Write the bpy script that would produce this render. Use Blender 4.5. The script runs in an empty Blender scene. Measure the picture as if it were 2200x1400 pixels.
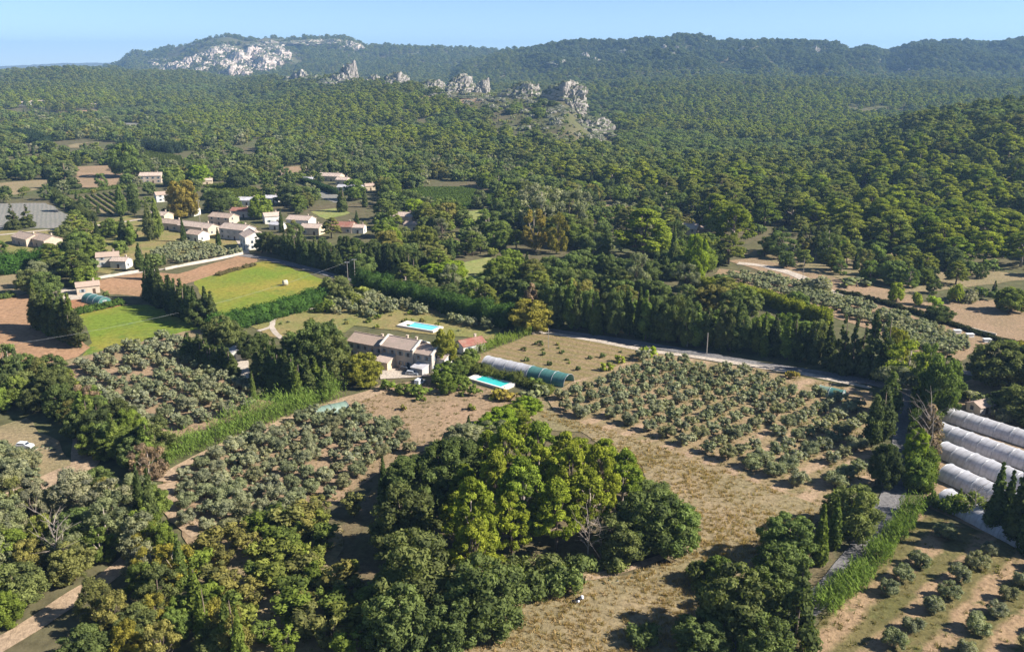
import bpy, bmesh, math, random
import numpy as np

# ------------------------------------------------------------------ camera, sky, sun, exposure
S = bpy.context.scene
random.seed(7)
RNG = np.random.default_rng(7)
H = 95.0                       # camera height above the plain
FPX = 1905.0                   # focal length in photo pixels (2200 wide)
PITCH = math.atan(567.0 / FPX)
cp, sp = math.cos(PITCH), math.sin(PITCH)
cam_d = bpy.data.cameras.new('camera')
cam = bpy.data.objects.new('camera', cam_d)
S.collection.objects.link(cam)
cam.location = (0, 0, H)
cam.rotation_euler = (math.pi / 2 - PITCH, 0, 0)
cam_d.sensor_fit = 'HORIZONTAL'
cam_d.sensor_width = 36.0
cam_d.lens = 36.0 * FPX / 2200.0
cam_d.clip_start = 1.0
cam_d.clip_end = 40000.0
S.camera = cam

SUN_AZ = math.atan2(1.0, -0.18)     # clockwise from +Y: the sun stands to the right, a little ahead
SUN_EL = math.radians(35)
W = bpy.data.worlds.new('World')
S.world = W
W.use_nodes = True
wn = W.node_tree.nodes
wl = W.node_tree.links
bg = wn['Background']
sky = wn.new('ShaderNodeTexSky')
sky.sky_type = 'NISHITA'
sky.sun_disc = False
sky.sun_elevation = SUN_EL
sky.sun_rotation = SUN_AZ
sky.altitude = 100
sky.air_density = 0.5
sky.dust_density = 0.0
sky.ozone_density = 2.5
wl.new(sky.outputs[0], bg.inputs[0])
bg.inputs[1].default_value = 0.075
sun_d = bpy.data.lights.new('sun', 'SUN')
sun_d.energy = 5.0
sun_d.angle = math.radians(0.53)
sun_d.color = (1.0, 0.955, 0.88)
sun = bpy.data.objects.new('sun', sun_d)
S.collection.objects.link(sun)
sun.location = (300, 100, 300)
sun.rotation_euler = (math.pi / 2 - SUN_EL, 0, -SUN_AZ + math.pi)
S.view_settings.view_transform = 'Standard'
S.view_settings.look = 'None'
S.view_settings.exposure = 1.15
S.view_settings.gamma = 1.0
S.view_settings.use_curve_mapping = False
try:
    S.cycles.max_bounces = 8
    S.cycles.diffuse_bounces = 5
    S.cycles.transmission_bounces = 5
    S.cycles.volume_bounces = 0
    S.cycles.use_denoising = True
except Exception:
    pass
C = S.collection

# ------------------------------------------------------------------ geometry of the view
def ray(px, py):
    u = (px - 1100.0) / FPX
    v = (700.0 - py) / FPX
    return u, cp + v * sp, -sp + v * cp

def g(px, py, z=0.0):
    """point on the plain (height z) that the photograph shows at this pixel"""
    dx, dy, dz = ray(px, py)
    t = (z - H) / dz
    return np.array([dx * t, dy * t, z])

def zray(y, py):
    v = (700.0 - py) / FPX
    return H + y * (-sp + v * cp) / (cp + v * sp)

def proj(x, y, z=0.0):
    dz = z - H
    w = y * cp - dz * sp
    return 1100 + FPX * x / w, 700 - FPX * (y * sp + dz * cp) / w

# ------------------------------------------------------------------ noise on numpy arrays
_perm = np.random.default_rng(3).random((256, 256))
def vnoise(x, y):
    x = np.asarray(x, float); y = np.asarray(y, float)
    xi = np.floor(x).astype(int); yi = np.floor(y).astype(int)
    fx = x - xi; fy = y - yi
    fx = fx * fx * (3 - 2 * fx); fy = fy * fy * (3 - 2 * fy)
    a = _perm[xi & 255, yi & 255]; b = _perm[(xi + 1) & 255, yi & 255]
    c = _perm[xi & 255, (yi + 1) & 255]; d = _perm[(xi + 1) & 255, (yi + 1) & 255]
    return (a * (1 - fx) + b * fx) * (1 - fy) + (c * (1 - fx) + d * fx) * fy - 0.5
def fbm(x, y, o=4):
    s = 0; a = 1.0
    for i in range(o):
        s = s + a * vnoise(x * 2 ** i + 17 * i, y * 2 ** i - 9 * i); a *= 0.5
    return s

# ------------------------------------------------------------------ terrain: ridges behind the plain
# each ridge: photo column, depth of its crest, height of its crest line in the photo, front run, back run
RIDGES = [
 [(-900,12500,141,3000,2500),(-200,12500,141,3000,2500),(0,12500,143,3000,2500),(130,12500,137,3000,2500),(260,12500,136,3000,2500),(600,12500,136,3000,2500),(3000,12500,136,3000,2500)],
 [(170,5600,152,1500,2500),(225,5600,143,1500,2500),(257,5500,134,1600,2500),(275,5500,118,1700,2500),(289,5500,108,1800,2500),(300,5500,109,1800,2500),(316,5500,115,1800,2500),(330,5400,110,1800,2500),(350,5300,107,1900,2500),(400,5100,97,2000,2500),(428,5000,87,1900,2500),(470,4900,84,1900,2500),(500,4900,79,1900,2500),(545,4900,80,1900,2500),(570,4900,77,1900,2500),(620,4900,79,1900,2500),(690,4900,78,1900,2500),(742,4900,79,1900,2500),(764,4900,86,1900,2500),(772,4900,94,1900,2500),(800,4900,98,2100,2500),(850,4800,101,2200,2500),(900,4700,104,2300,2500),(1000,4600,108,2300,2500),(1090,4500,113,2300,2500),(1200,4500,118,2300,2500),(1400,4500,140,2000,2500)],
 [(1000,3700,135,1500,1500),(1080,3650,117,1500,1500),(1140,3600,110,1500,1500),(1200,3500,101,1500,1500),(1255,3500,93,1400,1500),(1300,3500,95,1400,1500),(1350,3400,91,1400,1500),(1395,3400,86,1400,1500),(1412,3400,92,1400,1500),(1440,3400,86,1400,1500),(1470,3400,81,1400,1500),(1500,3400,80,1400,1500),(1530,3400,87,1400,1500),(1545,3400,91,1400,1500),(1562,3400,86,1400,1500),(1600,3400,95,1400,1500),(1640,3400,97,1400,1500),(1700,3400,94,1400,1500),(1750,3400,98,1400,1500),(1795,3400,104,1400,1500),(1822,3400,112,1400,1500),(1860,3500,100,1400,1500),(1885,3500,108,1400,1500),(1905,3600,114,1400,1500),(1932,3600,105,1400,1500),(1980,3600,90,1500,1500),(2040,3600,92,1500,1500),(2115,3600,98,1500,1500),(2160,3600,94,1500,1500),(2200,3600,92,1500,1500),(2500,3600,80,1500,1500)],
 [(-900,3000,152,1700,1500),(0,3000,155,1700,1500),(140,3000,149,1700,1500),(250,3200,153,1700,1500),(420,3300,160,1700,1500),(560,3300,185,1500,1500)],
 [(420,2900,185,1200,900),(560,2600,170,1200,900),(650,2300,166,1200,700),(745,2050,166,1050,500),(850,1800,174,880,420),(930,1680,184,780,380),(1000,1580,188,720,350),(1060,1480,194,640,330),(1125,1420,196,600,330),(1180,1360,200,560,320),(1220,1300,208,520,300),(1260,1210,258,440,300),(1300,1150,290,380,300),(1350,1100,305,330,300),(1420,1050,330,300,300)],
 [(1180,1500,300,500,400),(1330,1400,300,500,400),(1500,1280,285,560,400),(1620,1200,293,600,350),(1700,1130,300,580,350),(1850,1040,290,530,330),(1950,980,268,480,330),(2000,950,255,450,330),(2100,910,246,420,330),(2200,890,238,400,330),(2500,880,225,400,330)],
 [(1050,2500,185,1000,1200),(1300,2350,180,1000,1200),(1500,2300,168,1000,1200),(1800,2300,168,1000,1200),(2200,2300,176,1000,1200),(2500,2300,176,1000,1200)],
]
_R = []
for L in RIDGES:
    a = np.array(L, float)
    a[:, 2] += (0, 6, 4, 5, 8, 8, 6)[len(_R)]
    L = [tuple(r) for r in a]
    zc = np.array([zray(r[1], r[2]) for r in L])
    _R.append((a[:, 0], a[:, 1], zc, a[:, 3], a[:, 4]))

def hz(x, y):
    x = np.asarray(x, float); y = np.asarray(y, float)
    ys = np.maximum(y, 300.0)
    col = 1100 + FPX / cp * x / ys
    z = np.zeros_like(ys + x)
    for k, (pc, yc, zc, wf, wb) in enumerate(_R):
        Y = np.interp(col, pc, yc); Z = np.interp(col, pc, zc)
        F = np.interp(col, pc, wf); B = np.interp(col, pc, wb)
        # fade out beyond the ends of the ridge
        f = np.clip((col - (pc[0] - 60)) / 60, 0, 1) * np.clip(((pc[-1] + 60) - col) / 60, 0, 1)
        if k == 0: f = np.ones_like(col)
        d = ys - Y
        s = np.where(d < 0, 1 + d / F, 1 - d / B)
        s = np.clip(s, 0, 1)
        s = s * s * (3 - 2 * s) if k != 1 else np.where(d < 0, 0.45 * s + 0.55 * s ** 3, s * s * (3 - 2 * s))
        if k == 2:      # gullies and spurs down the dark right-hand ridge
            Z = Z * (1 - .34 * np.abs(fbm(x / 210.0 + 5, ys / 900.0, 4)) * np.clip(-d / 250.0, 0, 1) * 2.0)
        z = np.maximum(z, Z * s * f)
    n = fbm(x / 260.0, ys / 260.0, 5)
    amp = np.clip(z / 60.0, 0, 1)
    crest = np.clip(ys / 3000.0, 0.25, 1.0)
    z = z + amp * n * (8 + 12 * crest) * np.clip((z - 4) / 50, 0, 1)
    z = z + amp * crest * np.where(ys > 2500, 1.0, .3) * 16 * np.maximum(fbm(x / 95.0 + 31, ys / 140.0, 3), -.25)
    return np.where(y < 470, 0.0, np.maximum(z, 0.0))

def hit(px, py, y0=300.0):
    """where the line of sight through a pixel meets the terrain"""
    dx, dy, dz = ray(px, py)
    ys = np.geomspace(y0, 13000, 1500)
    t = ys / dy
    zz = H + dz * t - hz(dx * t, ys)
    i = int(np.argmax(zz < 0)) if (zz < 0).any() else len(ys) - 1
    return np.array([dx * t[i], ys[i], float(hz(dx * t[i], ys[i]))])

# ------------------------------------------------------------------ object helpers
def link(name, mesh, parent=None):
    o = bpy.data.objects.new(name, mesh)
    C.objects.link(o)
    if parent is not None:
        o.parent = parent
    return o
def tag(o, label=None, cat=None, group=None, kind=None):
    if label: o['label'] = label
    if cat: o['category'] = cat
    if group: o['group'] = group
    if kind: o['kind'] = kind
    return o
def empty(name, loc, rz=0.0):
    o = bpy.data.objects.new(name, None)
    C.objects.link(o)
    o.location = loc
    o.rotation_euler = (0, 0, rz)
    o.empty_display_size = 0.5
    return o
def mesh_np(name, V, F, mats, mi=None, tint=None, smooth=False):
    """V (n,3), F list of arrays of faces, each (k, verts)"""
    me = bpy.data.meshes.new(name)
    V = np.asarray(V, np.float32)
    me.vertices.add(len(V))
    me.vertices.foreach_set('co', V.ravel())
    loops = np.concatenate([f.ravel() for f in F]).astype(np.int32)
    tot = np.concatenate([np.full(len(f), f.shape[1], np.int32) for f in F])
    st = np.concatenate([[0], np.cumsum(tot)[:-1]]).astype(np.int32)
    me.loops.add(len(loops)); me.loops.foreach_set('vertex_index', loops)
    me.polygons.add(len(tot)); me.polygons.foreach_set('loop_start', st)
    for m in mats: me.materials.append(m)
    if mi is not None: me.polygons.foreach_set('material_index', np.asarray(mi, np.int32))
    if smooth: me.polygons.foreach_set('use_smooth', np.ones(len(tot), bool))
    if tint is not None:
        at = me.attributes.new('tint', 'FLOAT', 'POINT')
        at.data.foreach_set('value', np.asarray(tint, np.float32))
    me.update(calc_edges=True)
    me.validate()
    return me
class MB:
    """collects boxes, prisms, tubes; builds ONE mesh"""
    def __init__(s): s.v = []; s.f = []
    def add(s, vs, fs):
        b = len(s.v); s.v += [tuple(map(float, p)) for p in vs]; s.f += [tuple(b + i for i in f) for f in fs]; return s
    def box(s, x0, x1, y0, y1, z0, z1):
        return s.add([(x0,y0,z0),(x1,y0,z0),(x1,y1,z0),(x0,y1,z0),(x0,y0,z1),(x1,y0,z1),(x1,y1,z1),(x0,y1,z1)],
                     [(0,3,2,1),(4,5,6,7),(0,1,5,4),(1,2,6,5),(2,3,7,6),(3,0,4,7)])
    def tube(s, pts, rad, n=6):
        pts = [np.array(p, float) for p in pts]
        rad = [rad] * len(pts) if not hasattr(rad, '__len__') else rad
        vs = []
        for i, p in enumerate(pts):
            d = pts[min(i + 1, len(pts) - 1)] - pts[max(i - 1, 0)]
            d = d / (np.linalg.norm(d) + 1e-9)
            a = np.cross(d, (0.31, 0.94, 0.12)); a /= np.linalg.norm(a) + 1e-9
            b = np.cross(d, a)
            for k in range(n):
                t = 2 * math.pi * k / n
                vs.append(p + rad[i] * (math.cos(t) * a + math.sin(t) * b))
        fs = [(i * n + k, i * n + (k + 1) % n, (i + 1) * n + (k + 1) % n, (i + 1) * n + k) for i in range(len(pts) - 1) for k in range(n)]
        fs += [tuple(range(n))[::-1], tuple((len(pts) - 1) * n + k for k in range(n))]
        return s.add(vs, fs)
    def mesh(s, name, mat, smooth=False):
        me = bpy.data.meshes.new(name)
        me.from_pydata(s.v, [], s.f)
        me.materials.append(mat)
        if smooth: me.polygons.foreach_set('use_smooth', [True] * len(me.polygons))
        me.update()
        return me
    def build(s, name, mat, parent=None, smooth=False):
        return link(name, s.mesh(name, mat, smooth), parent)

# ------------------------------------------------------------------ materials
def newmat(name):
    m = bpy.data.materials.new(name)
    m.use_nodes = True
    nt = m.node_tree
    nt.nodes.clear()
    out = nt.nodes.new('ShaderNodeOutputMaterial')
    return m, nt.nodes, nt.links, out
def N(nodes, t, **kw):
    n = nodes.new(t)
    for k, v in kw.items(): setattr(n, k, v)
    return n
def mixc(nodes, links, fac, a, b, mode='MIX'):
    n = nodes.new('ShaderNodeMix'); n.data_type = 'RGBA'; n.blend_type = mode
    for sock, v in ((n.inputs[0], fac), (n.inputs[6], a), (n.inputs[7], b)):
        if hasattr(v, 'is_linked') or hasattr(v, 'links'): links.new(v, sock)
        elif isinstance(v, (int, float)): sock.default_value = v
        else: sock.default_value = (*v, 1) if len(v) == 3 else v
    return n.outputs[2]
def ramp(nodes, links, src, stops):
    r = nodes.new('ShaderNodeValToRGB')
    el = r.color_ramp.elements
    while len(el) < len(stops): el.new(0.5)
    for e, (p, c) in zip(el, stops):
        e.position = p
        e.color = (*c, 1) if hasattr(c, '__len__') else (c, c, c, 1)
    links.new(src, r.inputs[0])
    return r.outputs[0]
def noise(nodes, links, co, scale, detail=4, rough=0.55):
    n = nodes.new('ShaderNodeTexNoise')
    n.inputs['Scale'].default_value = scale
    n.inputs['Detail'].default_value = detail
    n.inputs['Roughness'].default_value = rough
    if co is not None: links.new(co, n.inputs['Vector'])
    return n.outputs['Fac']
def principled(nodes, links, out, col, rough=0.9, bump=None, bstr=0.3, bdist=0.2, spec=0.2):
    p = nodes.new('ShaderNodeBsdfPrincipled')
    if hasattr(col, 'links'): links.new(col, p.inputs['Base Color'])
    else: p.inputs['Base Color'].default_value = (*col, 1)
    p.inputs['Roughness'].default_value = rough
    p.inputs['Specular IOR Level'].default_value = spec
    if bump is not None:
        b = nodes.new('ShaderNodeBump'); b.inputs['Strength'].default_value = bstr; b.inputs['Distance'].default_value = bdist
        links.new(bump, b.inputs['Height']); links.new(b.outputs[0], p.inputs['Normal'])
    links.new(p.outputs[0], out.inputs[0])
    return p
_MC = {}
def ground_mat(name, a, b, c=None, scale=0.04, fine=0.7, stripes=None, contrast=(0.35, 0.65), csize=0.15, cthr=0.56):
    """earth or grass: colours a and b in broad patches, c in small tufts; stripes = (dx, dy, period, strength, colour)"""
    m, n, l, o = newmat(name)
    geo = n.new('ShaderNodeNewGeometry')
    co = geo.outputs['Position']
    big = noise(n, l, co, scale, 5, 0.6)
    col = mixc(n, l, ramp(n, l, big, [(contrast[0], 0.0), (contrast[1], 1.0)]), a, b)
    if stripes:
        dx, dy, per, stg, sc = stripes
        q = math.hypot(dx, dy)
        mp = n.new('ShaderNodeVectorMath'); mp.operation = 'DOT_PRODUCT'
        l.new(co, mp.inputs[0]); mp.inputs[1].default_value = (-dy / q / per, dx / q / per, 0)
        wob = n.new('ShaderNodeMath'); wob.operation = 'MULTIPLY_ADD'
        l.new(noise(n, l, co, 0.08, 3), wob.inputs[0]); wob.inputs[1].default_value = 0.8; l.new(mp.outputs['Value'], wob.inputs[2])
        fr = n.new('ShaderNodeMath'); fr.operation = 'PINGPONG'; l.new(wob.outputs[0], fr.inputs[0]); fr.inputs[1].default_value = 0.5
        st = ramp(n, l, fr.outputs[0], [(0.16, 1.0), (0.32, 0.0)])
        ml = n.new('ShaderNodeMath'); ml.operation = 'MULTIPLY'; l.new(st, ml.inputs[0]); ml.inputs[1].default_value = stg
        br = n.new('ShaderNodeMath'); br.operation = 'MULTIPLY'; l.new(ml.outputs[0], br.inputs[0])
        l.new(ramp(n, l, noise(n, l, co, 0.12, 4), [(0.3, 0.5), (0.5, 1.0)]), br.inputs[1])
        col = mixc(n, l, br.outputs[0], col, sc)
    if c is not None:
        tf = noise(n, l, co, csize, 6, 0.68)
        col = mixc(n, l, ramp(n, l, tf, [(cthr, 0.0), (cthr + 0.12, 0.85)]), col, c)
    fn = noise(n, l, co, fine, 5, 0.7)
    col = mixc(n, l, 1.0, col, ramp(n, l, fn, [(0.25, 0.55), (0.75, 1.4)]), 'MULTIPLY')
    principled(n, l, o, col, 0.95, fn, 0.6, 0.5, 0.05)
    return m
def plain_mat(name, col, rough=0.8, var=0.25, scale=0.6, spec=0.2, metal=0.0):
    m, n, l, o = newmat(name)
    tc = n.new('ShaderNodeTexCoord')
    f = noise(n, l, tc.outputs['Object'], scale, 5, 0.65)
    c = mixc(n, l, 1.0, col, ramp(n, l, f, [(0.25, 1 - var), (0.75, 1 + var)]), 'MULTIPLY')
    p = principled(n, l, o, c, rough, f, 0.15, 0.05, spec)
    p.inputs['Metallic'].default_value = metal
    return m
def leaf_mat(name, cols=None, transl=0.38):
    """cols None: the colour of the object; else a palette picked per instance"""
    m, n, l, o = newmat(name)
    oi = n.new('ShaderNodeObjectInfo')
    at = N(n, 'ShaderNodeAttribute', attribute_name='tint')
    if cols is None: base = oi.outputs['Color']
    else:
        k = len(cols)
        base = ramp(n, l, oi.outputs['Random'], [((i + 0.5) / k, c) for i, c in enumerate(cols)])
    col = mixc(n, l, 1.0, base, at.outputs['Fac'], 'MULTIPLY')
    # new growth is yellower than old: a gentle colour shift with the same random tint
    col = mixc(n, l, ramp(n, l, at.outputs['Fac'], [(0.6, 0.0), (1.5, 0.35)]), col, mixc(n, l, 1.0, col, (1.35, 1.15, 0.6), 'MULTIPLY'))
    d = n.new('ShaderNodeBsdfDiffuse'); t = n.new('ShaderNodeBsdfTranslucent'); mx = n.new('ShaderNodeMixShader')
    l.new(col, d.inputs[0]); l.new(mixc(n, l, 1.0, col, (1.1, 1.2, 0.5), 'MULTIPLY'), t.inputs[0])
    mx.inputs[0].default_value = transl
    l.new(d.outputs[0], mx.inputs[1]); l.new(t.outputs[0], mx.inputs[2]); l.new(mx.outputs[0], o.inputs[0])
    return m
# ------------------------------------------------------------------ ground, fields, roads
M = {}
M['ground'] = ground_mat('scrubland', (0.13, 0.105, 0.06), (0.10, 0.105, 0.045), (0.07, 0.085, 0.03), 0.012, 0.25, csize=0.09)
M['dry'] = ground_mat('dry_grass_earth', (0.29, 0.215, 0.125), (0.21, 0.175, 0.09), (0.16, 0.145, 0.065), 0.035, 0.9, csize=0.22, cthr=0.58)
M['earth'] = ground_mat('bare_earth', (0.32, 0.215, 0.135), (0.25, 0.18, 0.105), (0.17, 0.15, 0.07), 0.05, 1.0, csize=0.2, cthr=0.6)
M['plough'] = ground_mat('ploughed_soil', (0.36, 0.21, 0.12), (0.29, 0.18, 0.10), None, 0.04, 0.6)
M['red'] = ground_mat('red_soil', (0.36, 0.17, 0.085), (0.28, 0.15, 0.08), None, 0.08, 0.8)
M['gravel'] = ground_mat('pale_gravel', (0.52, 0.44, 0.36), (0.42, 0.35, 0.28), None, 0.15, 1.2)
M['track'] = ground_mat('beige_track_dirt', (0.42, 0.30, 0.20), (0.33, 0.235, 0.15), (0.22, 0.18, 0.09), 0.08, 1.0, csize=0.18, cthr=0.62)
M['asphalt'] = ground_mat('worn_asphalt', (0.16, 0.15, 0.15), (0.21, 0.195, 0.185), None, 0.1, 1.2)
M['meadow'] = ground_mat('meadow_grass', (0.155, 0.205, 0.028), (0.28, 0.225, 0.045), (0.10, 0.17, 0.03), 0.03, 0.6, contrast=(0.42, 0.62), csize=0.06, cthr=0.52)
M['lawn'] = ground_mat('mown_grass', (0.20, 0.24, 0.07), (0.26, 0.24, 0.09), None, 0.05, 0.5)
M['vine'] = ground_mat('vineyard_soil', (0.13, 0.15, 0.05), (0.2, 0.17, 0.07), None, 0.04, 0.5)
M['lavender'] = ground_mat('lavender_field', (0.25, 0.225, 0.20), (0.22, 0.21, 0.17), None, 0.05, 0.7, stripes=(-0.5, 1, 2.6, 0.6, (0.17, 0.17, 0.15)))
M['floor'] = ground_mat('wood_floor', (0.17, 0.125, 0.075), (0.12, 0.105, 0.05), (0.10, 0.10, 0.04), 0.06, 0.8, csize=0.2)
M['garden'] = ground_mat('garden_grass', (0.27, 0.20, 0.09), (0.19, 0.19, 0.06), (0.12, 0.14, 0.045), 0.06, 0.8, csize=0.2)

DENSE = []                      # open ground: fill trees keep off these outlines
def wpoly(pts): return np.array([g(*p)[:2] for p in pts])
def inpoly(P, x, y):
    x = np.asarray(x); y = np.asarray(y)
    r = np.zeros(x.shape, bool)
    j = len(P) - 1
    for i in range(len(P)):
        xi, yi = P[i]; xj, yj = P[j]
        r ^= ((yi > y) != (yj > y)) & (x < (xj - xi) * (y - yi) / (yj - yi + 1e-12) + xi)
        j = i
    return r
_lvl = [0]
def sheet_world(name, P, mat, z=None, wob=1.0, kind='structure'):
    P = [np.array(p, float) for p in P]
    pts = []
    for i in range(len(P)):
        a, b = P[i], P[(i + 1) % len(P)]
        n = max(1, int(np.linalg.norm(b - a) / 4.0))
        for k in range(n):
            q = a + (b - a) * k / n
            pts.append((q[0] + wob * 2.4 * float(vnoise(q[0] / 6.0, q[1] / 6.0)), q[1] + wob * 2.4 * float(vnoise(q[0] / 6.0 + 50, q[1] / 6.0 + 50))))
    if z is None:
        _lvl[0] += 1; z = 0.02 + 0.004 * _lvl[0]
    bm = bmesh.new()
    f = bm.faces.new([bm.verts.new((x, y, z)) for x, y in pts])
    if f.normal.z < 0 or True:
        f.normal_update()
        if f.normal.z < 0: f.normal_flip()
    bmesh.ops.triangulate(bm, faces=bm.faces[:], ngon_method='EAR_CLIP')
    me = bpy.data.meshes.new(name); bm.to_mesh(me); bm.free()
    me.materials.append(mat)
    o = link(name, me)
    o['kind'] = kind
    return o
def field(name, pts, mat, open_=True, wob=1.0):
    P = wpoly(pts)
    o = sheet_world(name, P, M[mat] if isinstance(mat, str) else mat, None, wob)
    if open_: DENSE.append(P)
    return o
def road(name, pts, width, mat, wob=0.35, open_=True):
    P = [g(*p)[:2] for p in pts]
    # Catmull-Rom centre line
    Q = []
    for i in range(len(P) - 1):
        p0, p1, p2, p3 = P[max(i - 1, 0)], P[i], P[i + 1], P[min(i + 2, len(P) - 1)]
        for t in np.linspace(0, 1, 9)[:-1]:
            Q.append(0.5 * ((2 * p1) + (-p0 + p2) * t + (2 * p0 - 5 * p1 + 4 * p2 - p3) * t * t + (-p0 + 3 * p1 - 3 * p2 + p3) * t ** 3))
    Q.append(P[-1]); Q = np.array(Q)
    T = np.gradient(Q, axis=0); T /= np.linalg.norm(T, axis=1)[:, None] + 1e-9
    Nn = np.stack([-T[:, 1], T[:, 0]], 1)
    w = width / 2 * (1 + wob * np.array([float(vnoise(q[0] / 9, q[1] / 9)) for q in Q]))[:, None]
    Lf, Rt = Q + Nn * w, Q - Nn * w
    _lvl[0] += 1; z = 0.02 + 0.004 * _lvl[0]
    V = np.concatenate([np.c_[Lf, np.full(len(Q), z)], np.c_[Rt, np.full(len(Q), z)]])
    n = len(Q)
    F = np.array([(n + i, n + i + 1, i + 1, i) for i in range(n - 1)])
    o = link(name, mesh_np(name, V, [F], [M[mat]]))
    o['kind'] = 'structure'
    if open_: DENSE.append(np.concatenate([Lf, Rt[::-1]]))
    return o

# terrain: one sheet from behind the camera to the horizon
def build_terrain():
    ys = np.concatenate([np.array([-900, -400, -150, 0, 120, 250, 380, 440]), np.geomspace(470, 15500, 400)])
    us = np.linspace(-0.98, 0.98, 520)
    U, Y = np.meshgrid(us, ys)
    X = U * (np.maximum(Y, 0) + 600.0)
    Z = hz(X, Y)
    V = np.stack([X, Y, Z], -1).reshape(-1, 3)
    r, c = len(ys), len(us)
    idx = np.arange(r * c).reshape(r, c)
    F = np.stack([idx[:-1, :-1], idx[:-1, 1:], idx[1:, 1:], idx[1:, :-1]], -1).reshape(-1, 4)
    o = link('ground', mesh_np('ground', V, [F], [M['ground']], smooth=True))
    o['kind'] = 'structure'
build_terrain()

# fields of the plain, outlined where they lie
field('wood_floor', [(690,1440),(735,1130),(815,1030),(925,960),(1060,905),(1160,870),(1300,930),(1500,1020),(1770,1090),(1800,1200),(1650,1440)], 'floor', False)
field('meadow', [(415,603),(480,580),(545,566),(575,560),(640,580),(700,602),(700,640),(560,690),(455,720),(436,690),(440,640)], 'meadow')
field('pasture', [(160,672),(262,656),(320,655),(400,668),(445,690),(430,708),(385,716),(180,768),(196,735),(178,700)], 'meadow')
field('ploughed_field', [(206,604),(300,583),(380,588),(520,548),(560,553),(548,566),(480,585),(415,604),(345,640),(235,632)], 'plough')
field('grass_field', [(-260,690),(-260,615),(0,588),(80,582),(98,600),(60,628),(0,645)], 'dry')
field('bare_field', [(-260,820),(-260,640),(0,640),(60,632),(90,655),(130,700),(195,745),(170,768),(60,785),(0,790)], 'plough')
field('field_path', [(40,800),(170,768),(390,714),(440,706),(440,716),(380,732),(180,782),(60,812)], 'dry')
field('red_soil_plot', [(136,642),(200,636),(250,648),(260,656),(170,676),(150,660)], 'red')
field('gravel_yard', [(80,596),(110,600),(130,618),(175,620),(205,630),(195,640),(140,645),(112,622)], 'gravel')
field('mown_field', [(-300,425),(-300,392),(0,393),(60,388),(108,386),(112,400),(60,412),(0,425)], 'dry')
field('stubble_field', [(158,358),(252,355),(262,372),(250,398),(200,404),(168,402)], 'earth')
field('vineyard_ground', [(168,424),(250,412),(262,440),(258,462),(226,462),(190,440)], 'dry')
field('lavender_field', [(-220,505),(-220,440),(100,436),(132,455),(166,476),(120,490),(0,492)], 'lavender')
field('green_field', [(308,322),(388,334),(398,352),(380,360),(312,358)], 'vine')
field('vine_plot', [(432,398),(500,392),(566,408),(566,425),(480,428)], 'vine')
field('vine_field', [(842,418),(905,404),(1000,404),(1095,430),(1000,452),(930,446),(890,440)], 'vine')
field('small_lawn', [(985,458),(1045,448),(1045,474),(985,478)], 'lawn')
field('mown_lawn', [(988,566),(1050,552),(1090,560),(1085,580),(1060,612),(985,612)], 'lawn')
field('garden_lawn', [(1050,625),(1135,640),(1130,655),(1060,645)], 'lawn')
field('lavender_plot', [(655,396),(700,400),(735,425),(728,438),(690,425)], 'lavender')
field('terrace_ground', [(588,384),(605,360),(690,352),(700,366),(640,380),(600,390)], 'earth')
field('garden_lawn', [(665,455),(735,446),(755,458),(700,472)], 'lawn')
field('grey_orchard_ground', [(600,322),(720,314),(980,318),(1010,328),(860,338),(640,334)], 'earth', False)
field('orchard_ground', [(1200,432),(1330,434),(1400,450),(1350,475),(1240,474)], 'earth', False)
field('village_ground', [(-100,500),(140,492),(280,462),(420,480),(560,505),(545,545),(440,540),(300,560),(230,590),(60,560)], 'garden', False)
field('orchard_ground', [(1525,600),(1545,578),(1640,588),(1720,605),(1800,635),(1900,660),(2130,730),(2060,775),(1950,750),(1880,712),(1790,680),(1600,625)], 'earth')
field('bare_field', [(1960,652),(2060,646),(2330,640),(2330,760),(2200,738),(2090,708),(1985,680)], 'earth')
field('scrub_clearing', [(1560,560),(1640,552),(1800,600),(1960,635),(1990,680),(1900,665),(1800,640),(1690,600)], 'earth')
field('pine_clearing', [(1590,545),(1700,520),(1900,540),(2100,580),(2220,590),(2220,600),(1960,632),(1760,590)], 'dry', False)
field('farm_clearing', [(1985,870),(2010,835),(2090,815),(2260,850),(2330,880),(2330,1180),(2100,1140),(1985,1085),(1970,990)], 'earth')
field('orchard_ground', [(1170,850),(1240,815),(1390,755),(1640,795),(1875,840),(1868,950),(1880,1040),(1765,1090),(1560,1012),(1330,930),(1190,890)], M.setdefault('orch_rows', ground_mat('orchard_rows', (0.24,0.185,0.095), (0.29,0.205,0.12), (0.16,0.15,0.06), 0.06, 0.9, stripes=(*(g(1650,850) - g(1480,930))[:2], 6.3, 0.85, (0.37,0.255,0.165)), csize=0.25)))
field('dry_grass_field', [(1120,880),(1160,850),(1190,890),(1330,930),(1560,1012),(1765,1090),(1735,1150),(1640,1160),(1500,1220),(1430,1190),(1400,1100),(1370,1000),(1250,930),(1160,920)], 'dry')
field('dry_grass_field', [(930,1430),(1010,1380),(1080,1330),(1110,1250),(1190,1215),(1330,1240),(1480,1195),(1640,1160),(1740,1180),(1730,1260),(1500,1310),(1490,1450)], 'dry')
field('kitchen_garden', [(1000,775),(1060,750),(1160,712),(1270,730),(1395,752),(1290,800),(1235,818),(1200,830)], M.setdefault('kitchen', ground_mat('garden_rows', (0.27,0.19,0.105), (0.22,0.165,0.085), (0.15,0.14,0.06), 0.05, 1.0, stripes=(1.0,-0.62,4.5,0.5,(0.17,0.15,0.05)), csize=0.25)))
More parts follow.
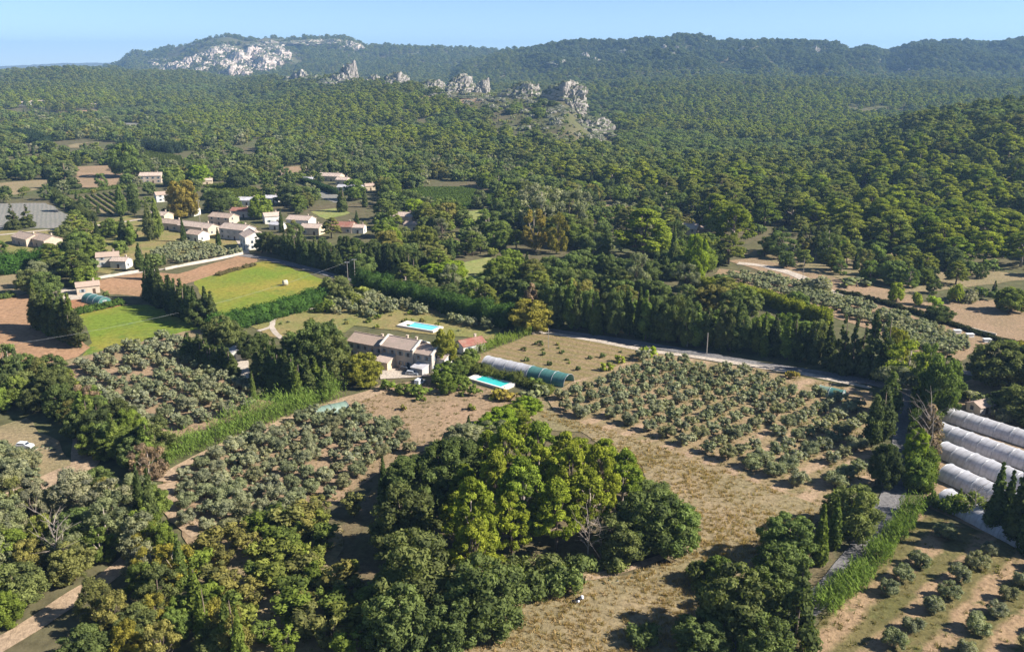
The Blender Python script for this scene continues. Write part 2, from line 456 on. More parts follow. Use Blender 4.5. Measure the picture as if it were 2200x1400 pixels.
field('orchard_ground', [(1965,1100),(2060,1128),(2200,1165),(2420,1230),(2420,1500),(1640,1500),(1770,1320),(1880,1220)], M.setdefault('orch_tracks', ground_mat('orchard_tracks', (0.12,0.11,0.04), (0.17,0.135,0.06), (0.10,0.105,0.035), 0.06, 0.9, stripes=(*( g(2000,1130) - g(1690,1400))[:2], 7.4, 0.95, (0.33,0.22,0.13)), csize=0.3)))
field('orchard_ground', [(345,1030),(420,985),(560,915),(690,868),(800,880),(925,960),(815,1010),(740,1070),(640,1130),(430,1190),(360,1120)], 'earth')
field('bare_plot', [(740,868),(830,825),(940,812),(1020,830),(1140,855),(1130,890),(1000,940),(925,962),(860,915)], 'earth')
field('orchard_ground', [(110,800),(240,748),(390,718),(470,790),(540,800),(600,850),(560,885),(470,915),(350,950),(225,915),(170,850)], 'earth')
def far_field(name, pts, mat, cell=6.0):
    P = np.array([hit(*p)[:2] for p in pts]); DENSE.append(P)
    xs = np.arange(P[:, 0].min(), P[:, 0].max() + cell, cell); ys = np.arange(P[:, 1].min(), P[:, 1].max() + cell, cell)
    X, Y = np.meshgrid(xs, ys); Z = hz(X, Y) + .5; n = len(xs)
    cx, cy = X[:-1, :-1] + cell / 2, Y[:-1, :-1] + cell / 2
    ok = inpoly(P, cx + 9 * vnoise(cx / 30, cy / 30), cy + 9 * vnoise(cx / 30 + 9, cy / 30))
    idx = np.arange(X.size).reshape(X.shape)
    F = np.stack([idx[:-1, :-1][ok], idx[:-1, 1:][ok], idx[1:, 1:][ok], idx[1:, :-1][ok]], -1)
    if len(F):
        o = link(name, mesh_np(name, np.stack([X, Y, Z], -1).reshape(-1, 3), [F], [M[mat]])); o['kind'] = 'structure'
far_field('far_field', [(130,243),(175,238),(215,238),(212,247),(160,250)], 'plough')
far_field('far_field', [(118,288),(150,284),(165,292),(130,296)], 'plough')
far_field('far_field', [(228,272),(262,264),(300,266),(300,276),(250,280)], 'lavender')
far_field('far_field', [(325,262),(390,256),(400,262),(330,270)], 'earth')
far_field('far_field', [(225,248),(330,247),(400,250),(330,254),(235,256)], 'dry')
far_field('far_field', [(405,251),(520,246),(640,243),(640,247),(500,253)], 'lavender')
far_field('far_field', [(-40,352),(20,344),(110,340),(120,348),(60,356),(-40,362)], 'dry')
far_field('far_field', [(150,312),(195,306),(190,316),(155,320)], 'dry')
far_field('far_field', [(880,205),(1000,208),(1060,216),(1000,224),(900,216)], 'earth')
field('garden', [(535,700),(600,682),(680,662),(770,690),(740,715),(640,735),(580,722)], 'garden')
field('garden_grass', [(690,668),(745,640),(800,625),(900,645),(1090,700),(1060,735),(1000,722),(940,720),(880,715),(760,700)], 'garden')
field('young_orchard_ground', [(400,1190),(640,1120),(735,1130),(725,1200),(800,1290),(860,1430),(500,1430),(430,1300)], 'dry', False)
field('wild_ground', [(-60,930),(60,900),(130,960),(170,1005),(80,1040),(-60,1060)], 'dry', False)

# roads and tracks
road('road', [(520,548),(570,556),(640,572),(700,588),(760,606),(830,632),(960,668),(1090,696),(1200,714),(1330,732),(1470,755),(1640,785),(1780,806),(1880,824),(1935,838)], 5.5, 'asphalt', 0.05)
road('gravel_track', [(1130,716),(1170,716),(1230,724),(1300,736),(1390,753),(1500,768),(1640,790),(1750,808),(1870,834)], 2.8, 'gravel', 0.5)
road('lane', [(1940,838),(1945,880),(1940,940),(1932,1000),(1920,1060),(1893,1115),(1862,1165),(1825,1215),(1780,1268),(1700,1330),(1600,1400),(1500,1480)], 5.0, 'asphalt', 0.1)
road('side_road', [(1935,838),(1990,815),(2060,800),(2140,818),(2230,838),(2400,880)], 4.0, 'asphalt', 0.1)
road('dirt_track', [(-80,1110),(0,1080),(70,1050),(130,1020),(180,1000),(186,960),(182,930)], 6.5, 'track', 0.3)
road('dirt_track', [(350,1035),(390,1005),(470,965),(560,925),(660,885),(740,862),(800,845),(830,830)], 4.6, 'track', 0.4)
road('dirt_track', [(355,1040),(362,1080),(395,1120),(430,1150)], 4.0, 'track', 0.4)
road('dirt_track', [(-60,1420),(60,1350),(150,1290),(230,1240),(290,1190)], 4.5, 'track', 0.3)
road('village_lane', [(-150,515),(0,505),(90,496),(180,488),(260,478),(330,470),(420,482),(500,505),(530,545)], 3.5, 'gravel', 0.2)
road('driveway', [(205,600),(300,586),(420,568),(520,547)], 2.6, 'gravel', 0.2)
road('white_track', [(1585,566),(1640,572),(1700,588),(1745,608),(1790,632),(1815,645)], 6.0, 'gravel', 0.4)
road('garden_path', [(555,712),(583,702),(588,688),(610,676),(660,664),(700,668)], 2.0, 'gravel', 0.2)
road('garden_path', [(583,702),(592,716),(606,728)], 2.0, 'gravel', 0.2)
road('access_path', [(1120,908),(1140,890),(1152,870)], 2.5, 'track', 0.3)
road('pine_path', [(1240,1245),(1300,1235),(1370,1215),(1430,1195),(1480,1180)], 2.0, 'track', 0.9)
field('courtyard', [(815,800),(830,790),(905,795),(925,808),(880,812),(818,815)], 'gravel', wob=0.2)
field('yard', [(505,830),(500,745),(530,742),(535,790),(540,830)], 'gravel', wob=0.2)
# ------------------------------------------------------------------ plants: shared meshes
_bm = bmesh.new(); bmesh.ops.create_icosphere(_bm, subdivisions=1, radius=1.0)
_bm2 = bmesh.new(); bmesh.ops.create_icosphere(_bm2, subdivisions=2, radius=1.0)
def _ico(b):
    b.verts.ensure_lookup_table()
    return np.array([v.co[:] for v in b.verts]), np.array([[v.index for v in f.verts] for f in b.faces])
ICO1, ICO2 = _ico(_bm), _ico(_bm2)
_bm.free(); _bm2.free()

def foliage(clumps, leaf, dens, rng, up=0.25, core=0.8, elong=1.5, droop=0.0, tvar=0.28):
    """clumps (n, 6): centre and radii. Leaf sprays on the outside of each clump over an inner mass tinted darker for shade."""
    V = []; F3 = []; F4 = []; T = []; nv = 0
    iv, fi = ICO1
    for c in clumps:
        ce, r = c[:3], c[3:6]
        ct = 1.0 + rng.uniform(-tvar, tvar)
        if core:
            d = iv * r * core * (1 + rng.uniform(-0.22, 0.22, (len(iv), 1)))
            V.append(ce + d); F3.append(fi + nv); T.append(np.full(len(iv), 0.85 * ct)); nv += len(iv)  # core tint below the leaves': shade inside the crown put into the colour
        n = max(6, int(dens * (r[0] * r[1] + r[0] * r[2] + r[1] * r[2]) / 3))
        d = rng.normal(size=(n, 3)); d[:, 2] += up * rng.random(n); d /= np.linalg.norm(d, axis=1)[:, None]
        p = ce + d * r * rng.uniform(0.66, 1.26, (n, 1))
        nn = d / r * r.mean() + rng.normal(scale=0.42, size=(n, 3)); nn /= np.linalg.norm(nn, axis=1)[:, None]
        t = np.cross(nn, rng.normal(size=(n, 3))); t[:, 2] -= droop; t /= np.linalg.norm(t, axis=1)[:, None] + 1e-9
        b = np.cross(nn, t); b /= np.linalg.norm(b, axis=1)[:, None] + 1e-9
        s = leaf * rng.uniform(0.6, 1.3, (n, 1))
        a, w = t * s * elong * 0.5, b * s * 0.5
        q = np.stack([p - a, p - w * 0.9 + a * 0.1, p + a, p + w * 0.9 + a * 0.1], 1).reshape(-1, 3)
        V.append(q); F4.append(np.arange(n * 4).reshape(n, 4) + nv); nv += n * 4
        T.append(np.repeat(ct * rng.uniform(0.8, 1.2, n), 4))
    Fs = ([np.concatenate(F3)] if F3 else []) + ([np.concatenate(F4)] if F4 else [])
    return np.concatenate(V), Fs, np.concatenate(T)

M['bark'] = plain_mat('bark', (0.14, 0.105, 0.08), 0.95, 0.35, 2.0, 0.05)
M['pale_bark'] = plain_mat('pale_bark', (0.34, 0.28, 0.23), 0.95, 0.3, 2.0, 0.05)
M['leaf'] = leaf_mat('leaf')

def limbs(clumps, h0, rad, top, rng, n, bend=0.4):
    mb = MB()
    tx, ty = rng.normal(scale=bend, size=2)
    pts = [(0, 0, -0.4), (tx * 0.3, ty * 0.3, h0), (tx, ty, (h0 + top) / 2), (tx * 0.8, ty * 0.8, top)]
    mb.tube(pts, [rad * 1.25, rad, rad * 0.7, rad * 0.25], 7)
    ids = rng.permutation(len(clumps))[:n]
    for i in ids:
        c = clumps[i][:3]
        z0 = min(h0 + rng.uniform(0.0, 0.5) * max(c[2] - h0, 0.2), c[2] - 0.1)
        f = np.clip((z0 - h0) / max(top - h0, 0.1), 0, 1)
        b0 = np.array([tx * (0.3 + 0.6 * f), ty * (0.3 + 0.6 * f), z0])
        mid = (b0 + c) / 2 + rng.normal(scale=0.2, size=3)
        mb.tube([b0, mid, c], [rad * 0.5, rad * 0.32, rad * 0.12], 5)
    return mb

def clumps_for(kind, rng, q=1.0):
    cl = []
    def add(x, y, z, r, fz=0.8): cl.append((x, y, z, r * rng.uniform(.85, 1.15), r * rng.uniform(.85, 1.15), r * fz * rng.uniform(.85, 1.15)))
    if kind == 'pine':                         # 13 m high, 8.5 wide, clouds of needles on a bare trunk
        for i in range(int(96 * q)):
            h = rng.uniform(0.30, 1.0); z = 13 * h * 0.96
            R = 4.0 * max(0.05, 1 - ((h - 0.42) / 0.60) ** 2) ** .75 * (rng.uniform(0.3, 1.0) ** 0.55)
            t = rng.uniform(0, 6.283); add(R * math.cos(t), R * math.sin(t), z, rng.uniform(0.40, .85) * (1.5 if q < .6 else 1), 0.72)
    elif kind == 'round':                      # 9 m high, 9 wide
        for dx in range(3): add(rng.uniform(-1.4, 1.4), rng.uniform(-1.4, 1.4), rng.uniform(3.5, 5.6), 2.3)
        for i in range(int(92 * q)):
            h = rng.uniform(0.12, 1.0); R = 4.2 * math.sqrt(max(0.05, 1 - ((h - 0.48) / 0.56) ** 2)) * (rng.uniform(0.3, 1.0) ** 0.5)
            t = rng.uniform(0, 6.283); add(R * math.cos(t), R * math.sin(t), 9 * h * 0.92 + 0.3, rng.uniform(0.42, .95) * (1.5 if q < .6 else 1), 0.85)
    elif kind == 'airy':                       # 11 m high, 8 wide, open and twiggy
        for i in range(int(46 * q)):
            h = rng.uniform(0.15, 1.0); R = 3.9 * math.sqrt(max(0.06, 1 - ((h - 0.5) / 0.56) ** 2)) * (rng.uniform(0.2, 1.0) ** 0.5)
            t = rng.uniform(0, 6.283); add(R * math.cos(t), R * math.sin(t), 11 * h * 0.95, rng.uniform(0.55, 1.05) * (1.35 if q < .6 else 1), 1.0)
    elif kind == 'bush':                       # 3 m high, 4 wide, to the ground
        for i in range(int(16 * q)):
            t = rng.uniform(0, 6.283); R = 1.5 * math.sqrt(rng.random()); z = 0.5 + (1 - (R / 1.9) ** 2) * rng.uniform(0.2, 1.9)
            add(R * math.cos(t), R * math.sin(t), z, rng.uniform(0.55, 0.9), 0.85)
    elif kind == 'olive':                      # 3.8 high, 4.6 wide
        for dx in (-.5, .5): cl.append((dx, rng.uniform(-.4, .4), 2.0, 1.25, 1.25, 1.05))
        for i in range(int(32 * q)):
            t = rng.uniform(0, 6.283); h = rng.uniform(0.3, 1.0); R = 1.85 * math.sqrt(max(.08, 1 - ((h - .55) / .52) ** 2)) * (rng.uniform(.45, 1) ** .5)
            add(R * math.cos(t), R * math.sin(t), 3.5 * h, rng.uniform(0.36, 0.62) * (1.3 if q < .6 else 1), 0.85)
    elif kind == 'cypress':                    # 10 high, 2.4 wide, spindle
        n = int(26 * q)
        for i in range(n):
            h = (i + rng.random()) / n; R = 0.95 * min(1, (h / 0.14) ** .6 + .25) * (1 - h ** 1.7) + 0.06
            for k in range(2):
                t = rng.uniform(0, 6.283); add(R * .45 * math.cos(t), R * .45 * math.sin(t), 10 * h * .97 + .15, max(.16, R * .72), 1.7)
    elif kind == 'poplar':                     # 14 high, 4 wide
        n = int(30 * q)
        for i in range(n):
            h = (i + rng.random()) / n; R = 1.7 * (min(1, h / .25 + .2)) * (1 - h ** 3) + .2
            t = rng.uniform(0, 6.283); add(R * .6 * math.cos(t), R * .6 * math.sin(t), 14 * (.06 + .93 * h), max(.5, R * .65) , 1.25)
    elif kind == 'conifer':                    # 10 high, 5 wide, cone to the ground
        n = int(44 * q)
        for i in range(n):
            h = rng.random() ** 1.4; R = 2.3 * (1 - h) + .1
            t = rng.uniform(0, 6.283); add(R * .8 * math.cos(t), R * .8 * math.sin(t), .5 + 9.2 * h, .3 + .75 * (1 - h) * rng.uniform(.6, 1.2), .8)
    elif kind == 'stone_pine':                 # 10 high, 9 wide, flat dome
        for i in range(int(34 * q)):
            t = rng.uniform(0, 6.283); R = 3.9 * math.sqrt(rng.random()); add(R * math.cos(t), R * math.sin(t), 7.0 + 2.6 * (1 - (R / 4.4) ** 2) * rng.uniform(.5, 1), rng.uniform(.9, 1.3), .6)
    elif kind == 'young':                      # 5 high, 4.4 wide orchard tree, upright shoots
        for i in range(int(24 * q)):
            t = rng.uniform(0, 6.283); h = rng.uniform(.2, 1); R = (0.5 + 1.5 * h * (1.15 - .55 * h)) * rng.uniform(.3, 1)
            add(R * math.cos(t), R * math.sin(t), 5 * h, rng.uniform(.35, .62), 1.35)
    return np.array(cl)

KIND = {   # proto size (h, w); leaf size, density, trunk (clear height, radius, top, branches), mesh count
 'pine': (13, 8.6, .30, 280, (4.2, .24, 11.5, 12), 5), 'round': (9, 9, .29, 260, (1.8, .28, 7, 9), 4), 'airy': (11, 8.2, .29, 220, (1.6, .22, 9.5, 12), 3),
 'bush': (3, 4, .28, 170, (.4, .12, 1.8, 4), 3), 'olive': (3.8, 4.6, .19, 360, (.8, .2, 2.6, 6), 5), 'cypress': (10, 2.4, .36, 210, (.7, .16, 9, 0), 3),
 'poplar': (14, 4.2, .42, 130, (1.5, .22, 13, 5), 3), 'conifer': (10, 5, .42, 130, (.8, .2, 9.4, 5), 2), 'stone_pine': (10, 9.4, .46, 120, (6.6, .26, 8.6, 10), 2), 'young': (5, 4.4, .30, 150, (.9, .09, 3.6, 7), 4)}
NOUN = {'pine': ('pine_tree', 'pine'), 'round': ('broadleaf_tree', 'broadleaf tree'), 'airy': ('deciduous_tree', 'open-crowned tree'), 'bush': ('shrub', 'shrub'), 'olive': ('olive_tree', 'olive tree'),
 'cypress': ('cypress_tree', 'cypress'), 'poplar': ('poplar_tree', 'columnar poplar'), 'conifer': ('conifer_tree', 'conifer'), 'stone_pine': ('umbrella_pine', 'umbrella pine'), 'young': ('fruit_tree', 'fruit tree')}
PROTO = {}; FAR = {}; DIM = {}
for k, (h, w, leaf, dens, tr, cnt) in KIND.items():
    PROTO[k] = []; FAR[k] = []
    for i in range(cnt):
        r = np.random.default_rng(100 + i * 13 + sum(map(ord, k)))
        cl = clumps_for(k, r)
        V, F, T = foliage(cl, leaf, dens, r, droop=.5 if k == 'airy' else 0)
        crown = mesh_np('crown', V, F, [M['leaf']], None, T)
        hw_ = (float(np.percentile(V[:, 2], 99.5)), float(np.percentile(np.hypot(V[:, 0], V[:, 1]), 97)) * 2)
        DIM[k] = hw_ if k not in DIM else tuple(.5 * (p + q) for p, q in zip(DIM[k], hw_))
        tm = limbs(cl, tr[0], tr[1], tr[2], r, tr[3], .9 if k == 'pine' else .35).mesh('trunk', M['pale_bark'] if k in ('airy', 'pine') and i % 2 else M['bark'], True)
        PROTO[k].append((crown, tm))
    for i in range(4):          # light version: crown and trunk in one mesh, for trees a few pixels high
        r = np.random.default_rng(900 + i * 7 + sum(map(ord, k)))
        cl = clumps_for(k, r, .55)
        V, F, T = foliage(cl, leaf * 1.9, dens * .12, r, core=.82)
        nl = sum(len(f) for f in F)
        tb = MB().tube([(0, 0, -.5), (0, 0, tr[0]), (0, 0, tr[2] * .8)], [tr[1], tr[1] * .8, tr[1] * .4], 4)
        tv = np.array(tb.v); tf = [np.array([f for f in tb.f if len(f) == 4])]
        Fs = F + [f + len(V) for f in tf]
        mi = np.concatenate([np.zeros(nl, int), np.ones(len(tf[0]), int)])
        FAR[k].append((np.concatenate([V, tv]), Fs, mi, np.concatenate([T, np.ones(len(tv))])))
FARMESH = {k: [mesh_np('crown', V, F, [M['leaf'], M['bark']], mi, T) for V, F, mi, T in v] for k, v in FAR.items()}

# palettes (real leaf colours)
PAL = {'olive': [(.19,.205,.14), (.17,.19,.12), (.21,.22,.155), (.16,.18,.11), (.19,.195,.12)],
 'pine': [(.145,.165,.04), (.125,.15,.038), (.16,.18,.042), (.11,.14,.04), (.15,.155,.05)],
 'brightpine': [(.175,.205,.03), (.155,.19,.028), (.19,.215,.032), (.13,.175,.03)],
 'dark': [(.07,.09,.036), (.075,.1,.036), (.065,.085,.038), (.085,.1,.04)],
 'oak': [(.105,.135,.05), (.095,.125,.048), (.12,.14,.055), (.11,.15,.052)],
 'green': [(.125,.17,.04), (.115,.16,.042), (.145,.18,.048), (.105,.145,.042)],
 'yellow': [(.21,.19,.04), (.19,.175,.04), (.23,.19,.05), (.17,.175,.035)],
 'grey': [(.18,.19,.12), (.16,.18,.10), (.20,.20,.14), (.15,.165,.10)],
 'lime': [(.19,.25,.03), (.17,.24,.03), (.20,.24,.04)],
 'brown': [(.17,.125,.09), (.15,.115,.085), (.19,.14,.10)],
 'cypress': [(.06,.085,.03), (.055,.075,.028), (.075,.095,.035)], 'brightcypress': [(.10,.13,.03), (.09,.12,.035)],  # darker and brighter cypress greens, chosen tree by tree
 'fruit': [(.13,.17,.035), (.155,.175,.045), (.115,.15,.04), (.17,.16,.055), (.14,.145,.055)]}
CNAME = {'olive': 'grey-green', 'pine': 'green', 'brightpine': 'yellow-green', 'dark': 'dark', 'oak': 'dark grey-green', 'green': 'green', 'yellow': 'yellowing', 'grey': 'silvery', 'lime': 'bright lime', 'brown': 'bare brown', 'cypress': 'dark', 'brightcypress': 'fresh green', 'fruit': 'leafy green'}

TREES = []       # kind, x, y, z, height, width, palette, zone, (row, place) or None, own label, proto choice
def tree(kind, x, y, h, w, pal, zone, z=None, rc=None, label=None):
    TREES.append(dict(k=kind, x=float(x), y=float(y), z=float(hz(x, y)) if z is None else float(z), h=h, w=w, pal=pal, zone=zone, rc=rc, label=label, app=h / math.hypot(y, H)))
def tp(kind, px, base, top, wpx, pal, zone, label=None):
    """a tree seen in the photograph: foot, top and width there give its place and its real size"""
    p = g(px, base) if base > 345 else hit(px, base)
    h = zray(p[1], top) - p[2]
    w = wpx / FPX * (p[1] * cp + (H - p[2]) * sp)
    tree(kind, p[0], p[1], max(h, .8), max(w, .5), pal, zone, p[2], None, label)
def row(kind, a, b, n, h, w, pal, zone, jit=.5, rng=random.Random(5)):
    """n trees in a line on the ground from pixel a to pixel b"""
    A, B = g(*a), g(*b)
    for i in range(n):
        t = (i + .5) / n; p = A + (B - A) * t
        f = rng.uniform(.8, 1.12)
        tree(kind, p[0] + rng.uniform(-jit, jit), p[1] + rng.uniform(-jit, jit), h * f, w * rng.uniform(.9, 1.15), pal, zone)

# olive orchards: a lattice along the planting rows, kept inside the outline of the field
def orchard(poly, da, db, sp1, sp2, h, w, zone, skip=.06, seed=1, jit=.28, pal='olive', kind='olive', hv=.16):
    rng = random.Random(seed)
    P = wpoly(poly); d = g(*db)[:2] - g(*da)[:2]; d /= np.linalg.norm(d); e = np.array([-d[1], d[0]]); o = P.mean(0)
    for i in range(-60, 61):
        k = 0
        for j in range(-60, 61):
            p = o + d * sp1 * j + e * sp2 * i
            if not inpoly(P, p[0], p[1]): continue
            k += 1
            if rng.random() < skip: continue
            f = rng.uniform(1 - hv, 1 + hv)
            tree(kind, p[0] + rng.uniform(-jit, jit), p[1] + rng.uniform(-jit, jit), h * f, w * f * rng.uniform(.9, 1.12), pal, zone)
Z_R, Z_C, Z_L, Z_B, Z_U = 'the big right-hand orchard', 'the orchard below the cane strip', 'the orchard left of the farmhouse', 'the orchard in the bottom right corner', 'the upper orchard behind the tree row'
orchard([(1190,868),(1250,825),(1395,768),(1630,805),(1740,835),(1850,865),(1858,950),(1862,1030),(1740,1068),(1560,1000),(1330,920),(1200,885)], (1480,930), (1650,850), 5.7, 6.3, 3.5, 4.5, Z_R, .05, 2)
orchard([(375,1030),(450,985),(570,925),(690,880),(790,890),(905,950),(900,970),(805,1015),(730,1060),(640,1110),(430,1175),(372,1120)], (420,1000), (700,1060), 5.3, 5.6, 3.6, 4.5, Z_C, .03, 3)
orchard([(150,798),(260,750),(385,722),(460,792),(530,812),(575,860),(550,880),(470,905),(350,930),(235,905),(180,850)], (250,760), (480,880), 5.4, 6.4, 3.7, 4.8, Z_L, .08, 4)
orchard([(2000,1130),(2060,1142),(2200,1178),(2330,1215),(2330,1430),(1790,1430),(1850,1340),(1940,1225)], (1690,1400), (2000,1130), 7.2, 8.2, 3.2, 4.0, Z_B, .04, 5, .4)
orchard([(1545,590),(1640,592),(1720,610),(1790,638),(1870,660),(1960,690),(2095,735),(2050,765),(1955,742),(1885,705),(1790,668),(1640,625)], (1560,595), (1800,650), 4.6, 5.0, 3.2, 4.8, Z_U, .05, 6)
orchard([(700,668),(745,645),(790,636),(850,655),(940,672),(1050,705),(1040,720),(960,692),(870,672),(760,690)], (760,640), (1040,712), 5.4, 5.4, 4.4, 5.4, 'the grove beside the upper pool', .12, 7, 1.0, 'grey')
orchard([(325,545),(400,522),(470,536),(520,545),(470,556),(380,568),(330,570)], (330,560), (470,538), 4.6, 6.5, 3.4, 4.2, 'the walled orchard by the village', .03, 8, .3)
orchard([(1215,440),(1330,440),(1385,452),(1345,470),(1245,468)], (1220,445), (1380,455), 7.0, 9.0, 3.2, 5.0, 'the grove below the wooded slope', .05, 9, .5, 'grey')
orchard([(620,322),(720,316),(975,320),(1000,328),(860,336),(650,334)], (620,325), (980,325), 9.0, 17.0, 4.0, 7.0, 'the far grey grove at the hill foot', .1, 10, 1.0, 'grey')
orchard([(-80,985),(30,965),(105,1005),(60,1045),(-60,1075)], (0,980), (100,1010), 4.6, 5.2, 3.8, 5.2, 'the thicket by the left dirt track', .05, 11, .9)
orchard([(415,1185),(640,1115),(735,1128),(722,1200),(790,1285),(850,1420),(520,1420),(440,1310)], (420,1190), (800,1400), 5.0, 5.2, 5.4, 5.4, 'the young orchard at the bottom', .08, 12, .9, 'fruit', 'young', .25)
orchard([(770,862),(900,828),(1010,838),(1110,856),(1060,890),(960,930),(850,905)], (770,862), (1000,930), 8.5, 9.5, 1.8, 2.4, 'the bare plot below the courtyard', .3, 13, 1.6, 'fruit', 'bush', .4)
orchard([(1080,770),(1170,735),(1360,758),(1270,795),(1220,808)], (1080,770), (1360,758), 6.5, 5.5, 1.6, 2.2, 'the kitchen garden beside the tunnel', .45, 14, 1.2, 'oak', 'bush', .4)

orchard([(560,715),(640,672),(700,664),(860,668),(1000,712),(880,712),(760,705),(640,735)], (560,715), (860,668), 6.0, 7.0, 1.7, 2.4, 'the garden around the upper pool', .35, 15, 2.0, 'fruit', 'bush', .4)
# trees one can tell apart, near to far ------------------------------------------------
ZP = 'the pine clump in the foreground'
for a in [(1012,1230,1028,135),(1120,1165,985,140),(1090,1085,915,120),(1160,1040,905,100),(1225,1135,950,125),(1290,1120,948,110),(1335,1105,965,100),(1050,1010,925,80),(1195,1185,1030,120),(1265,1155,1010,120),(1000,1120,1000,90),(1240,1020,940,90),(1130,1000,895,80),(985,1180,1060,100),(1060,1130,970,100),(1160,1120,960,110),(1210,1070,930,100),(1300,1050,940,90),(1350,1060,990,80),(1100,1200,1060,110),(1020,1280,1120,130)]:
    tp('pine', a[0], a[1], a[2], a[3] * .86, 'brightpine', ZP)
ZO = 'the oaks around the foreground pines'
for a in [(875,1190,1050,150),(905,1105,1000,140),(960,1085,955,120),(890,1310,1150,180),(1045,1350,1205,175),(1395,1185,1060,150),(1445,1190,1085,125),(850,1400,1265,150),(960,1400,1290,130),(985,1020,950,120),(1335,1200,1110,120),(880,1040,985,110),(1400,1090,1040,100),(1460,1150,1090,90)]:
    tp('round', *a, 'dark' if a[0] < 1000 and a[1] < 1300 else 'oak', ZO)
for a in [(1000,975,915,110),(1065,945,905,80),(1035,975,930,90)]: tp('round', *a, 'grey', ZO)
for a in [(1180,1250,1195,90),(1215,1275,1215,80),(1150,1280,1230,90),(1250,1230,1190,70),(1110,1240,1190,70),(1500,1250,1200,60),(1380,1380,1340,70),(1320,1225,1190,60)]:
    tp('bush', *a, 'oak', 'the dry grass before the pines')
ZLANE = 'the lane at the lower right'
for a, pal in [((1690,1205,1112,125),'oak'),((1670,1290,1175,115),'oak'),((1826,1160,1048,112),'oak'),((1575,1370,1225,170),'oak'),((1655,1320,1215,130),'oak'),((1896,1045,955,66),'dark'),((1500,1400,1330,120),'oak'),((1640,1420,1330,130),'oak'),((1800,1125,1060,80),'oak'),((1545,1260,1200,70),'green')]:
    tp('round', *a, pal, ZLANE)
tp('conifer', 1706, 1395, 1210, 105, 'dark', ZLANE, 'dark conical conifer standing beside the bottom end of the lane')
tp('cypress', 1758, 1215, 1088, 34, 'brightcypress', ZLANE, 'slim bright cypress, nearer the camera of two by the lane')
tp('cypress', 1790, 1180, 1072, 30, 'brightcypress', ZLANE, 'slim bright cypress between the lane oaks, farther of two')
tp('cypress', 826, 1090, 985, 27, 'cypress', ZO, 'lone dark cypress at the corner of the orchard and the oaks')
for i, a in enumerate([(2132,1140,998,40),(2155,1148,1014,32),(2180,1168,1003,52),(2215,1190,1010,60)]):
    tp('cypress', *a, 'cypress', 'the bottom right tunnels')
tp('cypress', 2058, 1095, 1050, 20, 'brightcypress', 'the bottom right tunnels')
for a in [(2040,1100,1062,50),(2000,1090,1050,30),(2075,1105,1058,60),(2110,1115,1070,50)]: tp('bush', *a, 'green', 'the tunnel ends')
for a in [(1985,985,870,60)]: tp('poplar', *a, 'brown', 'the lane', 'leafless brown tree standing right of the shaded lane')
for a, k, pal in [((2010,900,765,90),'round','green'),((1990,860,740,70),'airy','green'),((1945,830,735,110),'airy','lime'),((2030,850,760,80),'conifer','dark'),((1888,950,830,56),'poplar','dark'),((1908,900,800,46),'poplar','brightcypress'),((1872,960,850,40),'poplar','dark'),((1970,1000,925,55),'round','lime'),((1965,1050,985,60),'round','green')]:
    tp(k, *a, pal, 'the junction atop the lane')
tp('stone_pine', 1912, 880, 786, 85, 'grey', 'the junction', 'tall pale pine with leaning bare trunk beside the lane junction')
for a in [(2140,830,740,120),(2185,815,735,110),(2225,840,740,120),(2190,890,830,90),(2150,880,845,70),(2230,920,850,110)]: tp('round', *a, 'oak', 'the side road on the right')
tp('round', 2192, 800, 735, 60, 'yellow', 'the side road on the right')
for a in [(2110,880,848,50),(2165,905,875,60),(2080,860,835,50)]: tp('bush', *a, 'grey', 'the shed behind the tunnels')
for a, k, pal in [((1925,648,608,34),'round','lime'),((1968,655,625,25),'bush','lime'),((2003,660,633,40),'bush','lime'),((2055,650,612,40),'bush','lime'),((2015,695,655,60),'round','oak'),((2070,645,615,60),'bush','grey'),((2170,670,620,70),'round','green'),((2110,640,612,50),'bush','oak'),((1760,625,590,60),'bush','grey'),((1840,615,595,60),'bush','grey'),((1690,575,545,40),'bush','dark')]:
    tp(k, *a, pal, 'the clearing below the pine slope')
# tall tree row along the road
ZT = 'the tall tree row along the road'
rg = random.Random(11)
A0, B0 = g(1165, 702), g(1800, 792)
for i in range(34):
    t = (i + .5) / 34; p = A0 + (B0 - A0) * t + np.array([rg.uniform(-1.5, 1.5), rg.uniform(1, 6), 0])
    k, pal = rg.choice([('poplar','dark'),('cypress','cypress'),('cypress','dark'),('poplar','green'),('round','oak'),('cypress','brightcypress'),('airy','oak')])
    h = rg.uniform(14, 19) * (1.0 if t < .7 else .85)
    tree(k, p[0], p[1], h, {'poplar': 5.5, 'airy': 8.5, 'round': 9, 'cypress': 4.6}[k] * rg.uniform(.8, 1.1), pal, ZT)
for i in range(26):
    t = (i + .5) / 26; p = A0 + (B0 - A0) * t + np.array([rg.uniform(-2, 2), rg.uniform(7, 20), 0])
    k, pal = rg.choice([('round','dark'),('round','green'),('airy','oak'),('round','oak'),('poplar','green')])
    tree(k, p[0], p[1], rg.uniform(10, 13), rg.uniform(7.5, 10), pal, 'the second line behind the road trees')
for a in [(1805,800,680,50),(1830,805,690,42),(1868,812,675,60),(1895,815,682,56),(1850,800,700,50)]: tp('conifer', *a, 'dark', 'the road row, its right-hand end')
tp('round', 1915, 800, 705, 60, 'yellow', 'the road row, its right-hand end')
for a in [(1370,700,645,60),(1358,745,690,0)][:1]: tp('round', *a, 'green', 'the road row', 'round green crown standing out before the dark road trees')
tp('round', 1140, 710, 645, 95, 'yellow', 'the reed bed corner', 'yellowing bushy tree where the reed strip meets the road')
tp('poplar', 1140, 690, 610, 45, 'brown', 'the reed bed corner', 'thin brownish tree behind the yellowing bush by the road')
tp('cypress', 1108, 705, 655, 14, 'cypress', 'the reed bed corner', 'narrow dark cypress left of the yellowing bush by the road')
